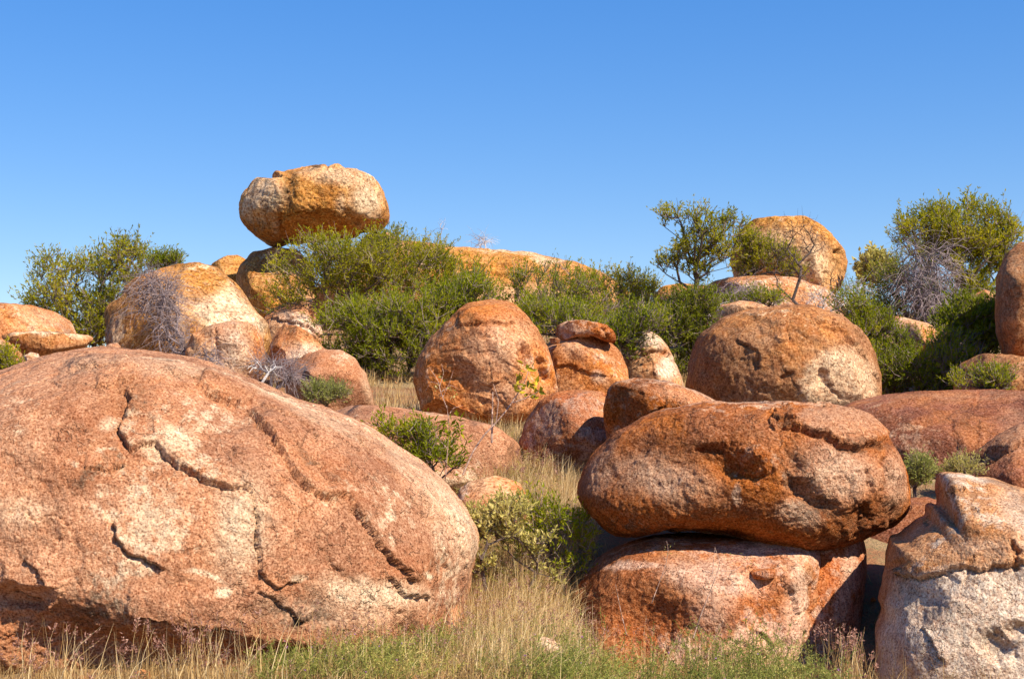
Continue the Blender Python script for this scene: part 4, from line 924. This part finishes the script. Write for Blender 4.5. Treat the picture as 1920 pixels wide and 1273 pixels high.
dead_shrub('dead_shrub', 'single bleached twig poking above the skyline right of the big spreading bush', (818,470), 34.0,
   [(828,430,5,14),(822,450,4,8)], 0.1, n=8, twigs=3, tlen=0.25, seed=9, droop=-0.1, mat=WHITE, r0=0.006, nroot=1, rootz=float(W(818,480,34)[2]))
dead_shrub('dead_shrub', 'brittle white branches reaching left over the bush beside the big round boulder', (1350,600), 24.4,
   [(1310,575,16,8),(1330,585,16,8)], 0.2, n=14, twigs=3, tlen=0.3, seed=10, droop=0.2, mat=WHITE, r0=0.007, nroot=1)

# ------------------------------------------------------------------ grass, herbs and stalks
def to_ground(px, py):
    ys = np.geomspace(8.0, 60, 500)
    X = (px[:, None]-960)/F*ys; Z = EYE+(HZ-py[:, None])/F*ys
    below = Z < ground_z(X, np.broadcast_to(ys, X.shape)); k = np.argmax(below, axis=1); Yv = ys[k]
    return (px-960)/F*Yv, Yv

def sample_poly(poly, n, rg):
    q = np.array(poly, float); out = np.zeros((0, 2))
    while len(out) < n:
        p = rg.uniform(q.min(0), q.max(0), (n, 2)); m = inpoly(p[:, 0], p[:, 1], poly, 0.01) > 0.5; out = np.vstack([out, p[m]])
    return out[:n]

GRASS = leaf_mat('dry_golden_grass', (0.26, 0.145, 0.05), (0.55, 0.37, 0.16), (0.78, 0.62, 0.36), 0.3, 0.6)
GREENG = leaf_mat('green_grass', (0.09, 0.11, 0.02), (0.20, 0.20, 0.04), (0.38, 0.32, 0.09), 0.3, 0.6)
SEED = leaf_mat('pink_seed_head', (0.26, 0.12, 0.09), (0.42, 0.22, 0.17), (0.60, 0.38, 0.30), 0.35, 0.8)
FLOWER = leaf_mat('purple_flower', (0.35, 0.12, 0.42), (0.45, 0.20, 0.5), (0.6, 0.4, 0.6), 0.3, 0.8)

def grass(parts, X, Y, H, rg, width=0.005, lean=0.35, tint=0.5, clumpy=0, mat=0):
    n = len(X); base = np.stack([X, Y, ground_z(X, Y)-0.02], -1)
    az = rg.uniform(0, 2*math.pi, n); ln = lean*np.abs(rg.normal(size=n))
    h = np.stack([np.cos(az), np.sin(az), 0*az], -1)
    t = np.array([0, 0.35, 0.7, 1.0])
    Pp = base[:, None]+H[:, None, None]*(t[None, :, None]*np.array([0, 0, 1.0])*(1-0.25*ln[:, None, None]*t[None, :, None])+ln[:, None, None]*(t**1.9)[None, :, None]*h[:, None])
    Pp[:, 1:] += rg.normal(size=(n, 3, 3))*0.015*H[:, None, None]
    sd = np.stack([-np.sin(az+0.8), np.cos(az+0.8), 0*az], -1)
    Wd = width*rg.uniform(0.6, 1.3, n)[:, None]*np.array([1.0, 0.9, 0.6, 0.15])
    V, Q = ribbons(Pp, Wd, sd)
    tn = np.clip(tint+0.24*rg.normal(size=n), 0, 1); parts.add(V, Q, np.repeat(tn, 8), mat)
    return Pp

def seed_heads(parts, Pp, rg, mat=1, m=16, L=0.03, wd=0.009, zone=0.35):
    n = len(Pp); a = Pp[:, 2]; b = Pp[:, 3]
    t = 1-rg.uniform(0, 1, (n, m))*zone*1.6
    p = (a[:, None]+(b-a)[:, None]*t[:, :, None]).reshape(-1, 3)+rg.normal(size=(n*m, 3))*0.008
    ax = np.repeat(unit(b-a), m, 0); d = unit(ax+0.8*rg.normal(size=p.shape))
    V, Q = leaves(p, d, L*rg.uniform(0.5, 1.3, len(p)), wd*rg.uniform(0.6, 1.4, len(p)), rg)
    parts.add(V, Q, np.repeat(np.clip(0.5+0.3*rg.normal(size=len(p)), 0, 1), 4), mat)

def tuft_points(px, py, k, r, rg):
    X, Y = to_ground(px, py)
    X = np.repeat(X, k)+rg.normal(size=len(X)*k)*r; Y = np.repeat(Y, k)+rg.normal(size=len(Y)*k)*r
    return X, Y

rg = np.random.RandomState(11)
# dry grass of the gully and slopes
g = Parts()
q = sample_poly([(868,890),(985,870),(1085,940),(1110,1020),(1070,1120),(1085,1290),(880,1290),(850,1180)], 900, rg)
X, Y = tuft_points(q[:, 0], q[:, 1], 13, 0.07, rg); Pp = grass(g, X, Y, rg.uniform(0.12, 0.42, len(X)), rg, 0.005, 0.7, 0.6)
i = rg.choice(len(Pp), 420, False); seed_heads(g, Pp[i], rg, m=9, L=0.02, wd=0.006)
q = sample_poly([(940,850),(1075,850),(1090,930),(960,920)], 90, rg)
X, Y = tuft_points(q[:, 0], q[:, 1]+20, 9, 0.05, rg); Pp = grass(g, X, Y, rg.uniform(0.15, 0.40, len(X)), rg, 0.005, 0.35, 0.5)
i = rg.choice(len(Pp), 110, False); seed_heads(g, Pp[i], rg, m=14)
q = sample_poly([(880,800),(985,800),(985,900),(870,900)], 200, rg)
X, Y = tuft_points(q[:, 0], q[:, 1]+10, 12, 0.07, rg); grass(g, X, Y, rg.uniform(0.2, 0.45, len(X)), rg, 0.006, 0.55, 0.6)
q = sample_poly([(875,1000),(1000,1040),(1100,1060),(1100,1200),(880,1200)], 200, rg)
X, Y = tuft_points(q[:, 0], q[:, 1], 8, 0.06, rg); Pp = grass(g, X, Y, rg.uniform(0.25, 0.55, len(X)), rg, 0.005, 0.5, 0.6)
i = rg.choice(len(Pp), 160, False); seed_heads(g, Pp[i], rg, m=10, L=0.02, wd=0.006)
q = sample_poly([(900,880),(1070,900),(1090,1000),(900,980)], 150, rg)
X, Y = tuft_points(q[:, 0], q[:, 1]+20, 14, 0.08, rg); Pp = grass(g, X, Y, rg.uniform(0.2, 0.55, len(X)), rg, 0.0055, 0.6, 0.65)
# slopes behind
for poly, nn, hh in (([(560,740),(760,700),(960,790),(960,830),(700,790)], 160, 0.3), ([(1200,740),(1300,700),(1420,750),(1300,760)], 90, 0.3), ([(460,700),(1000,640),(1900,640),(1900,760),(900,760)], 500, 0.32), ([(1500,560),(1900,560),(1900,640),(1500,640)], 120, 0.3)):
    q = sample_poly(poly, nn, rg); X, Y = tuft_points(q[:, 0], q[:, 1], 10, 0.08, rg); grass(g, X, Y, rg.uniform(0.4, 1.0, len(X))*hh, rg, 0.009, 0.5, 0.5)
# sparse cover anywhere open ground could be seen
Xr = rg.uniform(-13, 13, 1500); Yr = rg.uniform(11.5, 36, 1500)
X = np.repeat(Xr, 8)+rg.normal(size=12000)*0.09; Y = np.repeat(Yr, 8)+rg.normal(size=12000)*0.09
grass(g, X, Y, rg.uniform(0.12, 0.34, 12000), rg, 0.009, 0.55, 0.5)
tag(g.build('dry_grass', [GRASS, SEED]), kind='stuff')

# foreground stalks along the bottom
g = Parts()
Xr = rg.uniform(-3.9, 0.2, 420); Yr = rg.uniform(9.0, 9.9, 420)
X = np.repeat(Xr, 9)+rg.normal(size=3780)*0.06; Y = np.repeat(Yr, 9)+rg.normal(size=3780)*0.06
grass(g, X, Y, rg.uniform(0.05, 0.22, 3780), rg, 0.0045, 0.9, 0.35)
Xr = rg.uniform(-3.9, 3.6, 760); Yr = rg.uniform(9.0, 11.0, 760)
X = np.repeat(Xr, 9)+rg.normal(size=6840)*0.06; Y = np.repeat(Yr, 9)+rg.normal(size=6840)*0.06
grass(g, X, Y, rg.uniform(0.06, 0.24, 6840)+0.22*(X > 0.3)*rg.uniform(size=6840), rg, 0.0045, 0.75, 0.5)
for x0, x1, n, h0, h1, y0, y1 in ((-3.6,-1.0,46,0.25,0.56,8.9,9.6), (-2.2,-1.3,22,0.35,0.58,9.0,9.7), (-1.4,0.3,60,0.2,0.42,9.6,10.5), (-0.5,0.6,110,0.25,0.5,10.6,11.8), (0.4,2.0,60,0.35,0.62,10.2,11.6)):
    Xr = rg.uniform(x0, x1, n); Yr = rg.uniform(y0, y1, n)
    X = np.repeat(Xr, 4)+rg.normal(size=n*4)*0.03; Y = np.repeat(Yr, 4)+rg.normal(size=n*4)*0.03
    Pp = grass(g, X, Y, rg.uniform(h0, h1, n*4), rg, 0.0048, 0.42, 0.7)
    i = rg.choice(len(Pp), n, False); seed_heads(g, Pp[i], rg, m=14, L=0.022, wd=0.007)
tag(g.build('foreground_dry_grass', [GRASS, SEED]), kind='stuff')

# feathery green herbs with purple flowers
def herbs(name, X, Y, rg, slen=0.19, per=12, ll=0.027, lw=0.007, mats=None, flowers=0.02, hgt=0.1):
    n = len(X); g = Parts(); b = np.stack([X, Y, ground_z(X, Y)+rg.uniform(0, hgt, n)-0.02], -1)
    d = unit(np.array([0, 0, 0.75])+0.8*rg.normal(size=(n, 3))); L = slen*rg.uniform(0.5, 1.3, n); e_ = b+d*L[:, None]
    V, Q = tubes(np.stack([b-np.stack([0*X, 0*X, hgt*0.8+0*X], -1), b, e_], 1), np.full((n, 3), 0.0016), 3); g.add(V, Q, 0.6)
    k = np.repeat(np.arange(n), per); t = rg.uniform(0.05, 1, len(k)); p = b[k]+d[k]*(L[k]*t)[:, None]
    ld = unit(0.45*d[k]+rg.normal(size=(len(k), 3))); V, Q = leaves(p, ld, ll*rg.uniform(0.6, 1.4, len(k)), lw*rg.uniform(0.7, 1.4, len(k)), rg)
    tn = np.clip(0.4+0.8*pnoise(p*2.2)+0.2*rg.normal(size=len(k)), 0, 1); g.add(V, Q, np.repeat(tn, 4))
    m = rg.uniform(size=n) < flowers
    if m.any():
        kk = np.repeat(np.nonzero(m)[0], 5); V, Q = leaves(e_[kk], unit(rg.normal(size=(len(kk), 3))+np.array([0, -0.3, 0.6])), np.full(len(kk), 0.012), np.full(len(kk), 0.009), rg)
        g.add(V, Q, 0.5, 1)
    return tag(g.build(name, mats or [LEAF_G, FLOWER]), kind='stuff')
n = 6400
Xr = rg.uniform(-1.7, 2.3, n); Yr = 9.2+rg.beta(1.3, 2.0, n)*2.4
kp = pnoise(np.stack([Xr*1.4, Yr*1.4, 0*Xr], -1)) > rg.uniform(-0.25, 0.2, n)
herbs('green_ground_cover', Xr[kp], Yr[kp], rg, hgt=0.10+0.34*np.clip((Xr[kp]-0.1)/0.7, 0, 1)*(0.6+0.6*np.clip(pnoise(np.stack([Xr[kp]*1.9, Yr[kp]*1.9, 0*Xr[kp]+4], -1))+0.5, 0, 1)))
q = sample_poly([(880,930),(1010,940),(1000,990),(890,985)], 420, rg); X, Y = to_ground(q[:, 0], q[:, 1]+14)
herbs('blue_green_herbs', X, Y, rg, 0.18, 14, 0.034, 0.008, flowers=0, hgt=0.16)
q = sample_poly([(860,840),(980,850),(1060,960),(1090,1120),(880,1180),(870,1000)], 700, rg); X, Y = to_ground(q[:, 0], q[:, 1]+10)
herbs('gully_herbs', X, Y, rg, 0.2, 11, 0.035, 0.009, mats=[LEAF_P, FLOWER], flowers=0, hgt=0.2)
q = sample_poly([(640,1180),(1000,1100),(1500,1100),(1520,1290),(600,1290)], 1500, rg); X, Y = to_ground(q[:, 0], q[:, 1]+6)
herbs('yellow_green_herbs', X, Y, rg, 0.15, 11, 0.026, 0.007, mats=[LEAF_P, FLOWER], flowers=0.01, hgt=0.14)

def tuft(label, px, py, Y, n, H, r, seeds, seed, lean=0.2, width=0.006):
    rg = np.random.RandomState(seed); g = Parts(); x = (px-960)/F*Y
    X = x+rg.normal(size=n)*r; Yv = Y+rg.normal(size=n)*r
    Pp = grass(g, X, Yv, rg.uniform(H*0.4, H, n), rg, width, lean, 0.55)
    if seeds: seed_heads(g, Pp[rg.choice(n, seeds, False)], rg, m=18)
    org = np.array([x, Y, float(ground_z(x, Y))]); o = g.build('grass_tuft', [GRASS, SEED], None, org); o.location = tuple(org)
    tag(o, label, 'grass tuft', 'separate tufts of dry grass')
tuft('red brown seeded grass tuft in front of the dark cleft right of the pedestal rock', 1590, 1290, 10.6, 130, 0.62, 0.10, 40, 1)
tuft('golden grass tuft under the overhang at the bottom left, tallest stalks of the row', 365, 1290, 9.5, 60, 0.5, 0.09, 16, 2)
tuft('sparse grass tuft with bent stalks at the very left of the bottom edge', 90, 1290, 9.5, 46, 0.52, 0.16, 18, 3, 0.35)
tuft('small pale grass tuft growing at the foot of the big round tan boulder', 1368, 752, 18.4, 40, 0.36, 0.07, 6, 4, width=0.008)
tuft('short green gold tuft in the narrow gap between the two gully boulders', 1095, 870, 14.4, 36, 0.32, 0.05, 0, 5)
tuft('thin upright grass tuft at the left foot of the tall orange boulder', 745, 760, 17.6, 40, 0.42, 0.10, 6, 6, width=0.008)

# individual dry stalks and a sprawling plant
def stem_plant(name, label, paths, Y, r, mat, leafs=(), lmat=None, cat='plant', group=None, ll=0.06, lw=0.03, seed=1, dY=0.0):
    """paths: lists of points in the photograph, standing Y metres away; dY lets each path lean in depth"""
    rg = np.random.RandomState(seed); base = W(paths[0][0][0], paths[0][0][1], Y)
    gp = Parts()
    for k, pa in enumerate(paths):
        q = np.array(pa, float); m = 12
        s = np.linspace(0, len(q)-1, m); x = np.interp(s, np.arange(len(q)), q[:, 0]); y = np.interp(s, np.arange(len(q)), q[:, 1])
        dep = Y+dY*rg.normal()*np.linspace(0 if k == 0 else 0.3, 1, m)+0.01*rg.normal(size=m)
        Pw = np.array([W(a_, b_, c_) for a_, b_, c_ in zip(x, y, dep)])
        V, Q = tubes(Pw[None], (r*(1 if k == 0 else 0.65)*np.linspace(1, 0.4, m))[None], 5); gp.add(V, Q, 0.5)
    o = gp.build(name, [mat], None, base); o.location = tuple(base); tag(o, label, cat, group)
    if len(leafs):
        lf = Parts(); c = np.array([W(a_, b_, Y) for a_, b_ in leafs]); kk = np.repeat(np.arange(len(c)), 5)
        p = c[kk]+rg.normal(size=(len(kk), 3))*0.02
        d = unit(rg.normal(size=(len(kk), 3))+np.array([0, -0.2, 0.1])); V, Q = leaves(p, d, ll*rg.uniform(0.6, 1.3, len(kk)), lw*rg.uniform(0.7, 1.3, len(kk)), rg)
        lf.add(V, Q, np.repeat(rg.uniform(size=len(kk)), 4)); lf.build('foliage', [lmat], o, base)['kind'] = 'stuff'
    return o
# loose stones and gravel between the boulders
def pebbles(X, Y, R_, rg):
    c, q = cube_sphere(2); n = len(X)
    V = c[None]*R_[:, None, None]*rg.uniform(0.6, 1.3, (n, 1, 3))*(1+0.25*rg.normal(size=(n, len(c), 1)))
    V = V+np.stack([X, Y, ground_z(X, Y)+R_*0.2], -1)[:, None]
    Q = (q[None]+(np.arange(n)*len(c))[:, None, None]).reshape(-1, 4)
    return fast_mesh('gravel', V.reshape(-1, 3), Q, False)
n = 800; Xg = rg.uniform(-7, 7, n); Yg = rg.uniform(9.2, 24, n)
me = pebbles(Xg, Yg, 0.012+0.05*rg.uniform(size=n)**4, rg)
for k in ('pale', 'orange', 'dark', 'rough'): attr(me, k, np.zeros(len(me.vertices)))
tag(link('gravel', me, M['orange']), kind='stuff')

STALK = bark_mat('dry_stalk', (0.30, 0.17, 0.13), (0.48, 0.33, 0.25), 40)
YEL = leaf_mat('yellow_leaf', (0.14, 0.16, 0.02), (0.42, 0.32, 0.02), (0.65, 0.5, 0.04), 0.35)
stem_plant('sapling', 'thin leaning sapling with yellow leaves at its tip, in front of the tall orange boulder',
  [[(868,890),(885,850),(905,818),(940,782),(962,752),(985,715),(992,690)], [(962,755),(990,745),(1012,732)], [(905,818),(930,795),(935,750),(925,720)]], 14.0, 0.010, STALK,
  [(985,690),(992,700),(978,712),(990,725),(1003,718),(985,735),(1000,742),(968,720),(1010,735)], YEL, 'sapling', ll=0.085, lw=0.042, seed=1, dY=0.15)
stem_plant('weed', 'upright weed with drooping green leaves left of the leaning sapling',
  [[(835,900),(838,860),(842,800),(838,760)], [(840,820),(860,800),(872,790)], [(838,840),(820,820),(815,800)], [(840,780),(850,765),(868,760)]], 13.6, 0.006, STALK,
  [(842,790),(856,800),(868,802),(828,798),(835,812),(862,815),(872,828),(850,835),(820,812),(858,786),(868,836),(845,850)], LEAF, 'weed', ll=0.10, lw=0.03, seed=2, dY=0.1)
stem_plant('weed', 'dry weed of fine forked twigs with few pale leaves before the tall orange boulder',
  [[(838,765),(826,735),(822,715),(806,690)], [(824,725),(832,700),(828,682)], [(826,735),(845,722),(858,728)], [(830,745),(842,720),(850,695)], [(823,720),(808,715),(798,732)]], 13.6, 0.005, STALK,
  [(815,728),(832,705),(845,728),(850,742)], LEAF_P, 'weed', ll=0.035, lw=0.02, seed=3, dY=0.1)
stem_plant('dry_stalk', 'thin bleached stalk with tiny buds in front of the dark gap under the balanced boulder',
  [[(1222,1130),(1235,1095),(1248,1060),(1253,1030),(1250,1014)], [(1249,1050),(1243,1042)], [(1252,1042),(1257,1036)]], 10.6, 0.0035, STALK, cat='stalk', seed=4, dY=0.05, leafs=[(1251,1040),(1252,1022)], lmat=LEAF_P, ll=0.02, lw=0.006, group='thin dry stalks before the pedestal rock')
stem_plant('dry_stalk', 'longer dark stalk leaning right across the front of the pedestal rock, forked at its top',
  [[(1300,1195),(1315,1150),(1335,1100),(1346,1070),(1350,1055),(1340,1025)], [(1336,1075),(1338,1050),(1340,1028)], [(1346,1070),(1375,1070),(1395,1058),(1410,1056)]], 10.4, 0.0045, STALK, cat='stalk', seed=5, dY=0.05, leafs=[(1362,1045),(1376,1038),(1395,1056),(1408,1052),(1215,1052)][:4], lmat=LEAF_P, ll=0.02, lw=0.006, group='thin dry stalks before the pedestal rock')
stem_plant('dry_stalk', 'straight pale stalk rising left of the pedestal rock with bare tip',
  [[(1175,1190),(1165,1150),(1154,1095)]], 10.8, 0.004, STALK, cat='stalk', seed=6, group='thin dry stalks before the pedestal rock')
stem_plant('dry_stalk', 'thick pale stalk standing in front of the tall orange boulder above the gully grass',
  [[(922,830),(923,780),(924,735)]], 14.4, 0.012, STALK, cat='stalk', seed=7, group='thin dry stalks before the pedestal rock')
